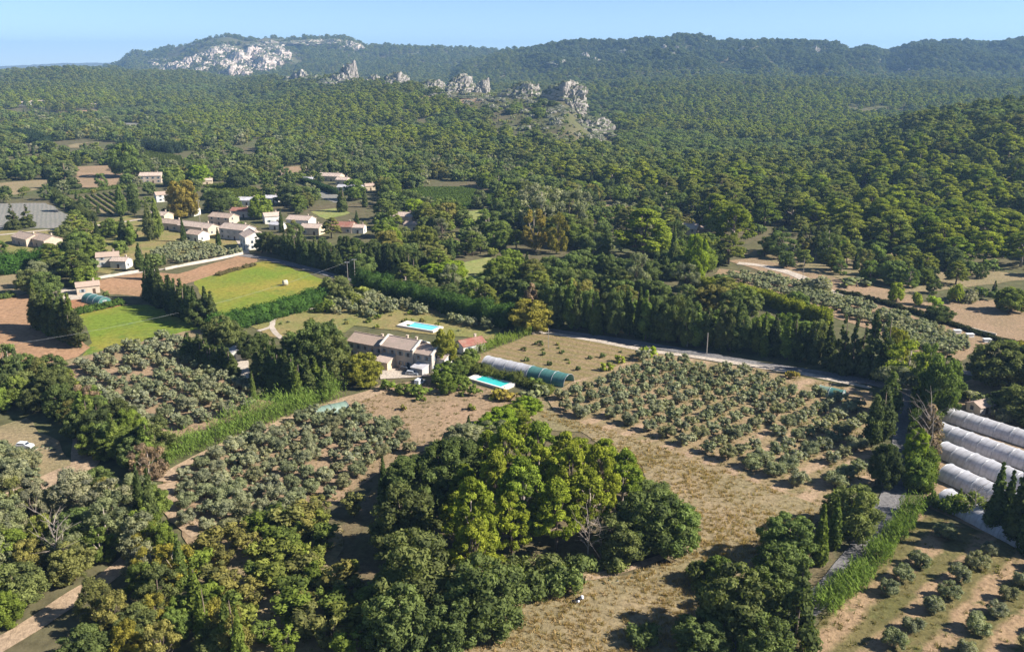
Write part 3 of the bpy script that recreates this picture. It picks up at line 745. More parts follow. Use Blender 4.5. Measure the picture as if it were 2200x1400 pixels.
# around the farmhouse
ZF = 'the farmhouse'
for a, k, pal in [((690,815,690,120),'round','dark'),((720,825,725,90),'round','oak'),((655,800,730,90),'round','dark'),((640,760,712,70),'round','oak'),((700,770,695,80),'round','oak')]:
    tp(k, *a, pal, ZF + ', left side')
tp('round', 778, 828, 762, 82, 'yellow', ZF, 'yellowing round tree in front of the farmhouse facade')
tp('round', 955, 790, 707, 55, 'yellow', ZF, 'tall yellowing tree behind the right end of the farmhouse')
for a in [(478,742,680,75),(500,760,690,60)]: tp('round', *a, 'oak', ZF + ' hedge corner')
for a in [(975,815,775,60),(1000,800,765,50),(950,825,785,50),(1010,780,750,40),(965,845,810,40),(990,835,805,40)]: tp('round', *a, 'green', 'the lower pool, its left bank')
for a, pal in [((1020,850,825,35),'fruit'),((1060,855,832,40),'yellow'),((1090,860,835,45),'yellow'),((1130,865,838,50),'grey'),((1160,850,822,45),'grey'),((870,845,818,45),'green'),((830,840,815,40),'green'),((905,850,825,45),'green'),((1150,830,808,40),'green'),((1300,795,775,35),'lime'),((1395,768,742,40),'lime'),((1330,780,762,30),'lime'),((1700,812,792,28),'yellow')]:
    tp('bush', *a, pal, 'the pools and garden edge')
tp('round', 722, 648, 595, 80, 'oak', 'the meadow corner', 'large grey-green tree at the right corner of the meadow')
for a in [(760,660,630,50),(700,670,640,40),(780,640,612,45)]: tp('bush', *a, 'fruit', 'the meadow corner')
row('cypress', (548,838), (668,858), 9, 13, 5.0, 'cypress', 'the front cypress screen by the farmhouse', .5)
row('cypress', (575,815), (660,840), 6, 12.5, 5.0, 'cypress', 'the rear cypress screen by the farmhouse', .6)
row('cypress', (402,772), (505,812), 13, 9.0, 4.6, 'cypress', 'the clipped cypress screen by the yard', .25)
for a in [(535,770,722,50),(560,750,715,45)]: tp('round', *a, 'dark', 'the yard behind the cypress screen')
for a in [(545,860,800,14),(680,850,770,30),(700,855,780,30),(640,862,790,30)]: tp('cypress', *a, 'brightcypress', 'the cane strip')
row('poplar', (82,706), (172,750), 9, 14.5, 5.5, 'dark', 'the tree screen by the pasture', .8)
row('cypress', (76,700), (160,742), 8, 16.0, 4.8, 'brightcypress', 'the tree screen by the pasture', .8)
row('cypress', (312,640), (430,700), 12, 15.5, 5.4, 'cypress', 'the meadow cypress row', .6)
for a in [(445,697,618,24),(458,700,628,26)]: tp('cypress', *a, 'cypress', 'the meadow end of the cypress row')
tp('airy', 425, 700, 645, 50, 'oak', 'the meadow cypress row')
# left foreground
rg = random.Random(21)
def scatter(poly, sp, kinds, zone, seed, jit=.42):
    r2 = random.Random(seed); P = wpoly(poly); x0, y0 = P.min(0); x1, y1 = P.max(0); x = x0
    while x < x1:
        y = y0
        while y < y1:
            px_, py_ = x + r2.uniform(-jit, jit) * sp, y + r2.uniform(-jit, jit) * sp
            if inpoly(P, px_, py_):
                k, pal, h, w = r2.choice(kinds); f = r2.uniform(.8, 1.2)
                tree(k, px_, py_, h * f, w * f * r2.uniform(.9, 1.15), pal, zone)
            y += sp
        x += sp
scatter([(-60,1130),(60,1095),(190,1065),(320,1070),(345,1150),(365,1250),(330,1310),(250,1200),(190,1250),(60,1330),(-60,1390)], 6.6,
        [('airy','grey',8.5,8),('round','grey',7.5,7.5),('bush','grey',3.5,5),('airy','grey',9,8.5),('round','grey',7,8),('airy','grey',8,7.5),('airy','fruit',8.5,7.5),('round','fruit',6.5,7),('round','oak',7,8)], 'the silvery thicket at lower left', 31)
scatter([(270,1200),(345,1170),(400,1260),(470,1340),(520,1440),(100,1440),(180,1330),(250,1270)], 6.6,
        [('airy','oak',8,7),('airy','fruit',8.5,7),('airy','yellow',8,7),('round','oak',7,7.5),('round','green',6,6.5)], 'the mixed wood at the bottom left', 32)
scatter([(-60,790),(60,815),(150,830),(215,880),(250,930),(340,960),(345,1020),(320,1065),(215,1030),(200,970),(150,930),(60,890),(-60,900)], 6.8,
        [('airy','oak',10,8),('round','oak',8,8),('airy','brown',9,8),('round','dark',8.5,8),('airy','fruit',8,7),('round','green',7,7)], 'the dark left-hand wood', 33)
for a in [(20,830,745,45),(45,850,752,40),(-10,840,740,50)]: tp('conifer', *a, 'dark', 'the left edge of the dark wood')
for a in [(195,940,850,40),(180,925,840,35),(320,1000,905,40),(250,990,890,30)]: tp('poplar', *a, 'green', 'the dark left-hand wood')
tp('round', 260, 980, 920, 110, 'fruit', 'the dark left-hand wood')
for a in [(330,1145,1010,34),(305,1120,1000,26)]: tp('cypress', *a, 'cypress', 'the foreground cypress line')
for i, (px_, b, t, w_) in enumerate([(365,1190,1120,28),(392,1265,1150,34),(425,1335,1215,38),(440,1400,1255,36),(495,1430,1285,42),(520,1450,1310,36)]): tp('cypress', px_, b, t, w_, 'brightcypress', 'the foreground cypress line')
for a in [(640,1130,1085,50),(690,1120,1070,45),(660,1160,1110,60),(600,1145,1100,50),(760,1110,1060,50)]: tp('young', *a, 'fruit', 'the lower edge of the olive orchard')
tp('cypress', 1007, 925, 893, 14, 'cypress', 'the bare plot', 'small dark cypress standing alone on the bare plot')
for a in [(1075,920,880,80),(1105,905,870,60),(1130,890,855,70),(1050,935,900,70)]: tp('round', *a, 'lime', 'the pale thicket above the pines')

scatter([(2260,640),(2900,640),(3100,1000),(2800,1300),(2520,1180),(2420,960),(2330,780)], 13, [('pine','pine',10,8),('round','oak',8,8),('bush','oak',3,4.5)], 'the ground beyond the tunnels', 41)
# village: trees one can point to
for a, k, pal, lab in [((395,468,388,70),'round','yellow','large orange-yellow tree among the village houses'),((890,468,428,46),'round','lime','round lime-green tree below the vineyard'),((842,545,488,40),'round','lime','round lime-green tree above the dark hedge by the village'),
   ((1160,500,395,110),'airy','grey','big silvery tree at the centre of the wood'),((1225,500,410,80),'airy','grey','silvery tree just right of the biggest silvery one'),((1150,540,450,60),'airy','yellow','yellow tree before the silvery pair'),((1195,545,460,50),'airy','yellow','yellow-green tree below the silvery pair'),
   ((1380,560,450,130),'pine','brightpine','broad bright green pine left of the pale house'),((1495,600,505,55),'round','lime','bright upright tree before the pale house'),((1445,590,480,18),'cypress','cypress','tall thin dark cypress beside the pale house'),
   ((1365,640,545,60),'airy','grey','pale bushy tree right of the wood edge'),((945,610,565,85),'round','lime','pale willow-like thicket beside the mown lawn'),((975,600,560,60),'round','lime','smaller pale thicket touching the mown lawn'),
   ((1575,540,440,85),'pine','brightpine','big sunlit pine right of the pale house'),((120,602,560,60),'round','dark','round dark tree between the hedge and the stone barn'),((185,615,573,60),'round','fruit','round yellow-green tree behind the small pink house'),
   ((340,515,428,26),'poplar','green','tall narrow poplar left of the village houses'),((322,518,440,26),'poplar','dark','dark poplar just left of the tallest village poplar'),((267,525,465,24),'cypress','dark','dark column of a tree beside the village lane'),((283,528,475,22),'poplar','green','green column right beside the dark one by the lane'),
   ((262,465,400,26),'poplar','green','poplar at the edge of the striped vineyard'),((290,462,395,28),'poplar','dark','dark poplar in the village group'),((468,455,408,60),'round','dark','large dark tree behind the village roofs'),((275,380,310,70),'round','green','big tree with yellow top behind the gabled house'),((272,350,308,40),'round','yellow','yellow crown above the big green tree'),
   ((140,405,350,60),'conifer','dark','dark conifer at the edge of the stubble field'),((30,492,440,35),'conifer','dark','left dark conifer in the lavender field'),((60,488,442,35),'conifer','dark','right dark conifer in the lavender field'),((708,372,325,14),'cypress','cypress','dark cypress behind the white villa'),
   ((560,470,420,50),'round','fruit','yellow-green tree behind the village street'),((430,395,355,50),'round','lime','rounded bright tree above the village'),((375,400,360,50),'round','green','rounded green tree behind the gabled house'),((510,405,365,55),'round','dark','dark tree above the small vineyard'),((620,440,395,60),'round','dark','dark tree left of the clipped villa hedge'),((650,440,400,50),'round','oak','grey tree beside the clipped villa hedge'),((735,455,405,24),'cypress','cypress','dark cypress at the end of the villa hedge'),
   ((760,430,385,50),'round','green','green tree before the white villa roof'),((845,420,385,40),'round','fruit','tree at the left end of the vineyard'),((395,520,470,12),'cypress','cypress','slim cypress in front of the long pink roof'),((470,530,490,12),'cypress','cypress','slim cypress left of the grey house'),((605,500,450,12),'cypress','cypress','slim dark cypress among the white houses'),((175,545,500,60),'round','green','green tree at the end of the big hedge'),((205,545,505,50),'round','green','broad tree above the end of the big hedge'),((320,600,545,20),'cypress','cypress','cypress at the meadow corner by the village wall')]:
    tp(k, *a, pal, 'village', lab)
row('cypress', (610,555), (735,590), 13, 13, 4.2, 'cypress', 'the cypress line beside the village road', .8)
row('round', (560,540), (720,572), 10, 10, 9, 'dark', 'the shade trees behind the village road', 1.5)
row('cypress', (745,570), (905,600), 12, 12, 4, 'cypress', 'the cypress line at the hedge end', 1.2)
row('round', (740,555), (900,585), 10, 11, 10, 'dark', 'the dark trees at the hedge end', 2)
row('round', (1035,625), (1130,640), 5, 8, 8.5, 'oak', 'the lawn edge', 1)
row('round', (1160,620), (1470,660), 14, 10, 10, 'oak', 'the wood behind the road row', 3)
row('round', (1180,600), (1470,600), 14, 11, 11, 'oak', 'the upper wood behind the road row', 3)
row('cypress', (1060,600), (1160,625), 6, 9, 2.6, 'brightcypress', 'the lawn edge', 1.5)
# ------------------------------------------------------------------ woods that fill the rest
def near_any(x, y, r):
    return any(inpoly(P, x, y) for P in DENSE)
CRAGS = [(748,2010,40),(722,2000,60),(765,1950,60),(800,1900,30),(848,1800,48),(860,1760,40),(925,1660,50),(988,1570,55),(1036,1540,26),(1118,1400,70),(1208,1310,80),(1234,1262,44),(1266,1150,90),(1276,1110,34),(1195,1200,36),(678,2150,50),(640,2250,50),(1010,1450,40),(1060,1400,40)]
BLOCK = []       # circles kept free: houses, hand-placed trees
def fill():
    rng = np.random.default_rng(77)
    y = 330.0
    out = []
    hand = np.array([(t['x'], t['y'], t['w']) for t in TREES])
    blk = np.array(BLOCK)
    while y < 5600:
        s = 10.2 if y < 1000 else float(np.interp(y, [1000, 1600, 3000, 5600], [9.6, 11.0, 15, 23]))
        xs = np.arange(-.66 * y, .66 * y, s)
        x = xs + rng.uniform(-.45, .45, len(xs)) * s
        yy = y + rng.uniform(-.45, .45, len(xs)) * s
        out.append(np.c_[x, yy, np.full(len(xs), s)])
        y += s
    P = np.concatenate(out)
    x, y, s = P.T
    z = hz(x, y)
    px, py = proj(x, y, z)
    keep = np.ones(len(x), bool)
    for poly in DENSE:
        for ox, oy in ((0, 0), (2.2, 0), (-2.2, 0), (0, 3.0)):
            keep &= ~inpoly(poly, x + ox, y + oy)
    for arr, m in ((hand, .33), (blk, 1.0)):
        for hx, hy, hw in arr:
            keep &= (x - hx) ** 2 + (y - hy) ** 2 > (hw * m + 2.6) ** 2 if m < 1 else (x - hx) ** 2 + (y - hy) ** 2 > hw ** 2
    # pine slope: behind a line that runs along the foot of the hills
    foot = np.interp(px, [-500, 0, 300, 560, 700, 860, 1100, 1210, 1330, 1420, 1500, 1560, 1700, 1850, 2050, 2250, 2600], [215, 225, 265, 290, 312, 335, 355, 395, 415, 430, 470, 520, 520, 550, 580, 590, 590])
    pine = py < foot
    n1 = fbm(x / 60.0, y / 60.0, 3)
    n2 = fbm(x / 170.0 + 40, y / 170.0, 3)
    r = rng.random(len(x))
    # gaps: gardens and clearings in the plain, bare scree and paths on the slopes
    keep &= np.where(pine, (n1 > -.50 + .12 * (y > 1500)), n1 > np.where(py > 480, -.30, np.where((px < 560) & (py < 350), -.12, -.34)))
    keep &= np.where(~pine & (py > 395) & (py < 570) & (px < 820), r < .42, True)
    # rocks push through the crest of the middle ridge: fewer trees there
    rocky = (px > 600) & (px < 1330) & (y > 900) & (y < 2400) & (np.abs(py - np.interp(px, [600, 745, 850, 990, 1125, 1220, 1270, 1330], [160, 160, 172, 185, 192, 210, 270, 300])) < 16)
    keep &= ~(rocky & (r < .55))
    # thin scrub on the stony flank of the middle ridge
    stony = (px > 930) & (px < 1320) & (py > 175) & (py < np.interp(px, [930, 1000, 1100, 1200, 1300], [200, 240, 300, 320, 330])) & (y > 850) & (y < 1900)
    keep &= ~(stony & (r < .3))
    # cliffs of the far massif
    cliff = (px > 360) & (px < 650) & (py < 150) & (y > 3000)
    keep &= ~(cliff & (fbm(x / 130.0 + 9, y / 60.0, 4) > -.05))
    for cx, cy, cw in CRAGS:
        hw_ = cw / FPX * cy / 2
        xc = (cx - 1100) / FPX * cy * cp
        keep &= ~((np.abs(x - xc) < hw_ * .95) & (y > cy - 75) & (y < cy + 25))
    edge = (px > 1450) & (py > foot - 30) & pine
    keep &= ~(edge & (r < .45))
    I = np.where(keep)[0]
    pts = {'pine': [], 'round': [], 'airy': [], 'cypress': [], 'bush': []}
    far = {k: [] for k in list(pts) + ['bright', 'ridge']}
    for i in I:
        q = r[i]; q2 = (q * 7919) % 1.0; q3 = (q * 104729) % 1.0
        Y = y[i]
        if pine[i]:
            g_ = float(np.interp(Y, [400, 600, 900, 1300, 5600], [1.65, 1.5, 1.25, 1.15, 2.4]))
            if n2[i] + .35 * (q2 - .5) > .14 and Y < 3000: k, pal, h, w = 'round', 'oak', 5.6 * g_, 8.4 * g_
            elif stony[i] or q2 < .16: k, pal, h, w = 'bush', 'oak', 3.0 * g_, 4.6 * g_
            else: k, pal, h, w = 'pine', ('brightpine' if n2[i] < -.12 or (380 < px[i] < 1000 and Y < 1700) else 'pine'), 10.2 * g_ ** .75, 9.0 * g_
            zone = 'pine'
        else:
            if q2 < .40: k, pal, h, w = 'round', ('dark', 'green', 'oak', 'oak', 'fruit')[int(q3 * 5)], 7.5, 8
            elif q2 < .62: k, pal, h, w = 'airy', ('oak', 'fruit', 'green', 'grey', 'oak')[int(q3 * 5)], 8.5, 7.5
            elif q2 < .72: k, pal, h, w = 'cypress', 'cypress', 8.5, 2.8
            elif q2 < .86: k, pal, h, w = 'pine', 'pine', 9, 8.5
            else: k, pal, h, w = 'bush', ('oak', 'grey', 'fruit')[int(q3 * 3)], 2.8, 4
            zone = 'plain'
        f = .6 + .8 * q3 ** 1.3
        if zone == 'plain':
            v_ = .8 if (395 < py[i] < 570 and px[i] < 820) else 1.0
            h *= 1.25 * v_; w *= 1.35 * v_
        h *= f; w *= f * (.9 + .3 * q)
        if Y < 1000:
            if zone == 'pine':
                zn = 'the pine slope on the right' if px[i] > 1330 else 'the wooded hill behind the village' if px[i] > 560 else 'the woods beyond the far fields'
            else:
                zn = 'the far left groves' if (px[i] < 560 and py[i] < 350) else 'the village gardens' if px[i] < 780 else 'the woods right of the village' if px[i] < 1500 else 'the scrub below the pine slope'
            tree(k, x[i], Y, h, w, pal, zn, float(z[i]))
        else:
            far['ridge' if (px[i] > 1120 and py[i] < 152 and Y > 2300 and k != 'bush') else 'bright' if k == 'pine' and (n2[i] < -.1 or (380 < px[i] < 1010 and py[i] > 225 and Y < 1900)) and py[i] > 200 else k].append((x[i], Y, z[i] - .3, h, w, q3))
    return far
# ------------------------------------------------------------------ buildings
M['glass'] = plain_mat('window_glass', (0.035, 0.045, 0.06), 0.12, 0.1, 1.0, 0.6)
M['dark_wood'] = plain_mat('dark_wood', (0.09, 0.06, 0.04), 0.7)
M['shutter'] = plain_mat('faded_shutter_paint', (0.30, 0.33, 0.34), 0.6)
M['iron'] = plain_mat('galvanised_iron', (0.42, 0.43, 0.44), 0.5, .15, 1.0, .4, .4)
def wall_mat(name, c):
    m, n, l, o = newmat(name)
    tc = n.new('ShaderNodeTexCoord')
    a = noise(n, l, tc.outputs['Object'], 0.35, 5, .65); b = noise(n, l, tc.outputs['Object'], 3.0, 5, .7)
    col = mixc(n, l, 1.0, c, ramp(n, l, a, [(.3, .78), (.7, 1.12)]), 'MULTIPLY')
    col = mixc(n, l, 1.0, col, ramp(n, l, b, [(.3, .8), (.7, 1.15)]), 'MULTIPLY')
    principled(n, l, o, col, .92, b, .4, .06, .1)
    return m
def roof_mat(name, c, c2):
    m, n, l, o = newmat(name)
    tc = n.new('ShaderNodeTexCoord')
    co = tc.outputs['Object']
    v = n.new('ShaderNodeTexVoronoi'); v.inputs['Scale'].default_value = 1.0
    mp = n.new('ShaderNodeMapping'); mp.inputs['Scale'].default_value = (3.2, 2.2, 2.2); l.new(co, mp.inputs[0]); l.new(mp.outputs[0], v.inputs['Vector'])
    sep = n.new('ShaderNodeSeparateColor'); l.new(v.outputs['Color'], sep.inputs[0])
    col = mixc(n, l, sep.outputs[0], c, c2)
    big = noise(n, l, co, .3, 4, .6)
    col = mixc(n, l, ramp(n, l, big, [(.4, 0.0), (.75, .6)]), col, (.36, .30, .22))
    w = n.new('ShaderNodeTexWave'); w.wave_type = 'BANDS'; w.bands_direction = 'X'; w.inputs['Scale'].default_value = 1.3; w.inputs['Distortion'].default_value = .4
    l.new(co, w.inputs['Vector'])
    col = mixc(n, l, 1.0, col, ramp(n, l, w.outputs['Fac'], [(.1, .72), (.6, 1.08)]), 'MULTIPLY')
    principled(n, l, o, col, .9, w.outputs['Fac'], .5, .12, .1)
    return m
WALL = {'pink': wall_mat('pink_render', (.54, .43, .33)), 'white': wall_mat('white_render', (.72, .68, .60)), 'cream': wall_mat('cream_render', (.62, .50, .34)), 'stone': wall_mat('pale_stone', (.54, .47, .39)), 'grey': wall_mat('grey_render', (.46, .43, .41))}
ROOF = {'pink': roof_mat('pink_canal_tiles', (.50, .365, .285), (.43, .32, .25)), 'red': roof_mat('red_canal_tiles', (.34, .14, .10), (.29, .12, .09)), 'pale': roof_mat('pale_canal_tiles', (.60, .46, .38), (.52, .40, .325)), 'brown': roof_mat('weathered_canal_tiles', (.52, .385, .315), (.43, .33, .27)), 'grey': roof_mat('pale_sheet_roof', (.58, .56, .58), (.52, .5, .53))}
WINM = MB().box(-.5, .5, -.05, .05, 0, 1.25).mesh('pane', M['glass'])
FRM = MB().box(-.62, .62, -.06, .02, -.12, 0).box(-.62, .62, -.06, .02, 1.25, 1.36).box(-.62, -.5, -.06, .02, 0, 1.25).box(.5, .62, -.06, .02, 0, 1.25).mesh('window', M['shutter'])
SHUT = MB().box(0, .5, -.09, -.03, 0, 1.25).mesh('shutter', M['shutter'])
DOORM = MB().box(-.55, .55, -.08, .04, 0, 2.15).mesh('door', M['dark_wood'])
CHIM = MB().box(-.35, .35, -.3, .3, 0, 1.5).box(-.45, .45, -.4, .4, 1.5, 1.62).mesh('chimney', WALL['pink'])

def win(parent, x, y, z, rz, shutters=False, s=1.0):
    w = link('window', FRM, parent); w.location = (x, y, z); w.rotation_euler = (0, 0, rz); w.scale = (s, s, s)
    link('pane', WINM, w)
    if shutters:
        a = link('shutter', SHUT, w); a.location = (.64, 0, 0)
        b = link('shutter', SHUT, w); b.location = (-1.14, 0, 0)
    return w
def gable_parts(root, x0, x1, y0, y1, hw, rise, wall, roof, over=.35, mono=False, z0=-.4, parapet=()):
    """walls with gables and a two-slope (or one-slope) roof between x0..x1, y0..y1 in the house's own axes"""
    ym = (y0 + y1) / 2 if not mono else y1
    hr = hw + rise
    b = MB()
    b.add([(x0, y0, z0), (x1, y0, z0), (x1, y0, hw), (x0, y0, hw)], [(0, 1, 2, 3)])
    if mono:
        b.add([(x0, y1, z0), (x1, y1, z0), (x1, y1, hr), (x0, y1, hr)], [(1, 0, 3, 2)])
        for x, o in ((x0, 1), (x1, 0)): b.add([(x, y0, z0), (x, y1, z0), (x, y1, hr), (x, y0, hw)], [(3, 2, 1, 0) if o else (0, 1, 2, 3)])
    else:
        b.add([(x0, y1, z0), (x1, y1, z0), (x1, y1, hw), (x0, y1, hw)], [(1, 0, 3, 2)])
        for x, o in ((x0, 1), (x1, 0)): b.add([(x, y0, z0), (x, y1, z0), (x, y1, hw), (x, ym, hr), (x, y0, hw)], [(4, 3, 2, 1, 0) if o else (0, 1, 2, 3, 4)])
    b.build('wall', wall, root)
    r = MB(); th = .18
    k = rise / (ym - y0)
    for (ya, yb, sgn) in (((y0, ym, 1),) if mono else ((y0, ym, 1), (y1, ym, -1))):
        za = hw - k * over; ya_ = ya - sgn * over
        q = [(x0 - over, ya_, za + .03), (x1 + over, ya_, za + .03), (x1 + over, yb, hr + .03), (x0 - over, yb, hr + .03)]
        u = [(x, y, z + th) for x, y, z in q]
        f = [(0, 1, 2, 3), (7, 6, 5, 4), (0, 4, 5, 1), (1, 5, 6, 2), (2, 6, 7, 3), (3, 7, 4, 0)]
        if sgn > 0: f = [t[::-1] for t in f]
        r.add(q + u, f)
    ro = r.build('roof', roof, root)
    if not mono: MB().box(x0 - over, x1 + over, ym - .16, ym + .16, hr + .16, hr + .34).build('ridge_cap', roof, ro)
    for px_ in parapet:
        w = MB(); t = .28
        prof = [(y0 - .2, hw - .1), (ym, hr + .05), (y1 + .2, hw - .1)]
        for (ya, za), (yb, zb) in zip(prof[:-1], prof[1:]):
            q = [(px_ - t, ya, za), (px_ + t, ya, za), (px_ + t, yb, zb), (px_ - t, yb, zb)]
            w.add(q + [(x, y, z + .55) for x, y, z in q], [(0, 1, 2, 3), (7, 6, 5, 4), (0, 4, 5, 1), (1, 5, 6, 2), (2, 6, 7, 3), (3, 7, 4, 0)])
        w.build('parapet', WALL['white'], root)
    return ro
def house(px, py, L, Wd, hw, ang, wall, roof, label, name='house', rise=None, chim=True, far=False, mono=False, cat='house', group='houses of the village'):
    p = g(px, py) if py > 320 else hit(px, py)
    BLOCK.append((p[0], p[1], max(L, Wd) * .62))
    for d_ in ((8, 16, 24, 34, 44) if not far else (10, 30, 55, 85, 120)): BLOCK.append((p[0] - p[0] / p[1] * d_, p[1] - d_, max(L * .42, 5)))
    root = empty(name, p, math.radians(ang))
    tag(root, label, cat, group)
    rise = rise or Wd * .5 * .42
    ro = gable_parts(root, -L / 2, L / 2, -Wd / 2, Wd / 2, hw, rise, WALL[wall], ROOF[roof], mono=mono)
    if chim:
        c = link('chimney', CHIM, ro); c.location = (L * .28, Wd * .12, hw + rise * .7)
    n = max(1, int(L / 4.2))
    if not far:
        for i in range(n):
            x = -L / 2 + (i + .5) * L / n
            for z in ([1.0, 3.7] if hw > 4.8 else [1.0]):
                if z == 1.0 and i == n // 2:
                    d = link('door', DOORM, root); d.location = (x, -Wd / 2 - .01, 0)
                else: win(root, x, -Wd / 2 - .01, z, 0, True)
        for z in ([1.0, 3.7] if hw > 4.8 else [1.0]):
            win(root, L / 2 + .01, -Wd * .18, z, math.pi / 2); win(root, -L / 2 - .01, Wd * .1, z, -math.pi / 2)
    else:
        win(root, -L * .2, -Wd / 2 - .01, 1, 0); win(root, L * .2, -Wd / 2 - .01, 1, 0)
    return root

HOUSES = [
 (327,392,17,10,6.0,8,'pink','pale','gabled pink house above the orange tree, biggest of the village'),
 (352,432,11,8,5.0,32,'white','pink','white-walled house with pink roof left of the orange tree'),
 (345,476,14,8,4.6,-22,'cream','pale','cream house behind the tall poplar'),
 (408,462,11,8,4.0,-12,'white','pale','white house right below the orange tree'),
 (372,492,16,8,4.0,-26,'pink','pink','pink-roofed house right of the tall poplar'),
 (428,500,24,9,4.2,-28,'pink','pale','longest pale pink roof in the village, behind a slim cypress'),
 (425,516,10,8,4.0,-28,'white','pink','low white gable at the front end of the longest roof'),
 (482,482,16,9,5.0,-24,'pink','pink','pink house with tiled roof behind the grey-walled row'),
 (512,512,18,10,6.0,-28,'grey','pale','grey-walled tiled house, middle of the front row'),
 (545,532,12,11,7.0,-60,'white','pale','white gabled house at the road corner of the village'),
 (520,465,12,8,4.0,-10,'stone','red','small red-roofed house among trees behind the front row'),
 (585,478,10,8,4.5,25,'white','pale','white house left of the slim cypress'),
 (597,492,8,6,3.0,-20,'white','grey','low white annexe at the foot of the slim cypress'),
 (648,486,15,9,4.5,-18,'white','pale','wide white house right of the slim cypress'),
 (672,502,12,8,4.0,-15,'cream','pale','cream bungalow above the cypress line'),
 (738,498,13,10,3.8,-8,'pink','red','house with the reddest roof, above the cypress line'),
 (772,500,7,6,3.5,-8,'white','pale','small white house right of the reddest roof'),
 (868,478,14,9,4.5,-14,'pink','pale','pink house below the lime-green round tree'),
 (888,494,9,7,3.5,-20,'stone','pink','small stone house right below the pink one'),
 (712,388,20,10,4.2,-18,'cream','pale','cream villa with wide roof at the foot of the wooded hill'),
 (738,396,10,8,4.0,-18,'cream','pale','lower wing at the right end of the cream villa'),
 (754,410,20,7,3.0,-16,'white','grey','long low building with pale sheet roof below the villa'),
 (795,408,8,7,3.4,20,'cream','pink','small cream house right of the pale sheet roof'),
 (662,392,9,6,3.0,-10,'white','grey','flat white outbuilding left of the villa'),
 (535,440,13,8,3.6,-6,'white','grey','white shed above the village street'),
 (585,434,9,7,3.2,-6,'white','grey','smaller white shed right of the first'),
 (446,396,8,6,3.4,15,'cream','pale','small cream cottage behind the round trees'),
 (62,524,16,10,4.0,-36,'pink','pink','left of the two tiled houses behind the big hedge'),
 (100,528,16,10,4.2,-36,'pink','pink','right of the two tiled houses behind the big hedge'),
 (234,570,10,7,5.0,20,'stone','pink','stone barn in the shade right of the big hedge'),
 (262,574,8,6,3.6,-8,'white','pale','white cottage beside the stone barn'),
 (1474,508,13,9,5.4,-24,'pink','pale','pale house alone at the foot of the pine slope'),
 (1508,502,8,6,3.2,18,'pink','pink','low tiled wing right of the lone pale house'),
 (1520,582,5,4,2.4,-10,'cream','pale','small cream hut at the head of the bright hedge'),
 (890,470,6,5,3.0,10,'cream','pale','tiny hut at the lower edge of the vineyard'),
]
for h_ in HOUSES: house(*h_)
house(190, 628, 9, 6, 3.4, 28, 'pink', 'pink', 'small pink house beside the green tunnel and gravel yard', group=None)
house(1010, 752, 9, 6, 2.8, 35, 'white', 'red', 'white outbuilding with red roof behind the yellow tree', 'outbuilding', cat='outbuilding', group=None)
house(2104, 884, 5.5, 4.5, 2.4, 25, 'stone', 'brown', 'small stone shed behind the topmost white tunnel', 'shed', cat='shed', group=None, chim=False)
house(505, 768, 9, 6, 2.8, -62, 'white', 'grey', 'white shed hidden between cypress screens left of the farmhouse', 'shed', cat='shed', group=None, chim=False)
for px_, py_, L_, lab in [(54,228,20,'leftmost white house in the far distance'),(72,226,12,'small white house, second of the far row'),(89,225,14,'white house, third of the far row'),(142,231,14,'pale house alone right of the far row'),(206,232,16,'bright white house standing rightmost in the far distance')]:
    house(px_, py_, L_, 11, 6, -5, 'white', 'pale', lab, far=True, chim=False, group='white houses far off on the left')
house(517, 247, 12, 6, 4, 0, 'grey', 'grey', 'small grey building on the far road below the cliffs', far=True, chim=False, group=None)

# the farmhouse: three tiled sections in a line, party walls showing above the roofs
A, B = g(744, 767), g(926, 803)
fa = math.atan2(B[1] - A[1], B[0] - A[0]); fl = float(np.linalg.norm(B - A))
mas = empty('farmhouse', A, fa)
tag(mas, 'long stone farmhouse with three tiled roof sections beside the courtyard', 'farmhouse')
for t in (0.1, .3, .5, .7, .9): BLOCK.append((*(A + (B - A) * t)[:2], 9))
x1_, x2_ = fl * .42, fl * .80
gable_parts(mas, 0, x1_ - .02, 1.2, 9.6, 5.4, 1.9, WALL['stone'], ROOF['pink'], .3)
gable_parts(mas, x1_, x2_, 0, 9.4, 6.4, 2.1, WALL['stone'], ROOF['brown'], .25, parapet=(x1_ + .1, x2_ - .1))
gable_parts(mas, x2_ + .02, fl, .6, 9.0, 5.8, 1.9, WALL['stone'], ROOF['brown'], .25, parapet=(fl - .1,))
gable_parts(mas, fl + .03, fl + 3.2, 3.0, 8.0, 4.2, 1.0, WALL['white'], ROOF['pale'], .2)
gable_parts(mas, x1_ + 1.0, x1_ + 6.2, -4.6, -.03, 2.6, 1.3, WALL['cream'], ROOF['pale'], .2, mono=True)
gable_parts(mas, x1_ - 7.0, x1_ + .6, -5.4, -.4, 2.4, .9, WALL['pink'], ROOF['pink'], .2)
gable_parts(mas, x2_ + 1.5, fl - 1.0, -3.4, .55, 2.3, .6, WALL['grey'], ROOF['grey'], .2, mono=True)
for i in range(5):
    x = 1.6 + i * (x1_ - 3.0) / 4
    win(mas, x, 1.18, 3.4, 0, True)
    (win(mas, x, 1.18, 1.0, 0, True) if i != 2 else link('door', DOORM, mas)).location = (x, 1.18, 1.0 if i != 2 else 0)
for i in range(4):
    x = x1_ + 1.8 + i * (x2_ - x1_ - 3.6) / 3
    win(mas, x, -.02, 4.3, 0, True)
    if x > x1_ + 7: win(mas, x, -.02, 1.1, 0, True)
for x in (x2_ + 1.8, fl - 1.8): win(mas, x, .58, 3.9, 0, True)
for y_, z_ in ((3.0, 3.8), (6.4, 3.8), (2.0, 1.1)): win(mas, fl + .01, y_, z_, math.pi / 2, True)
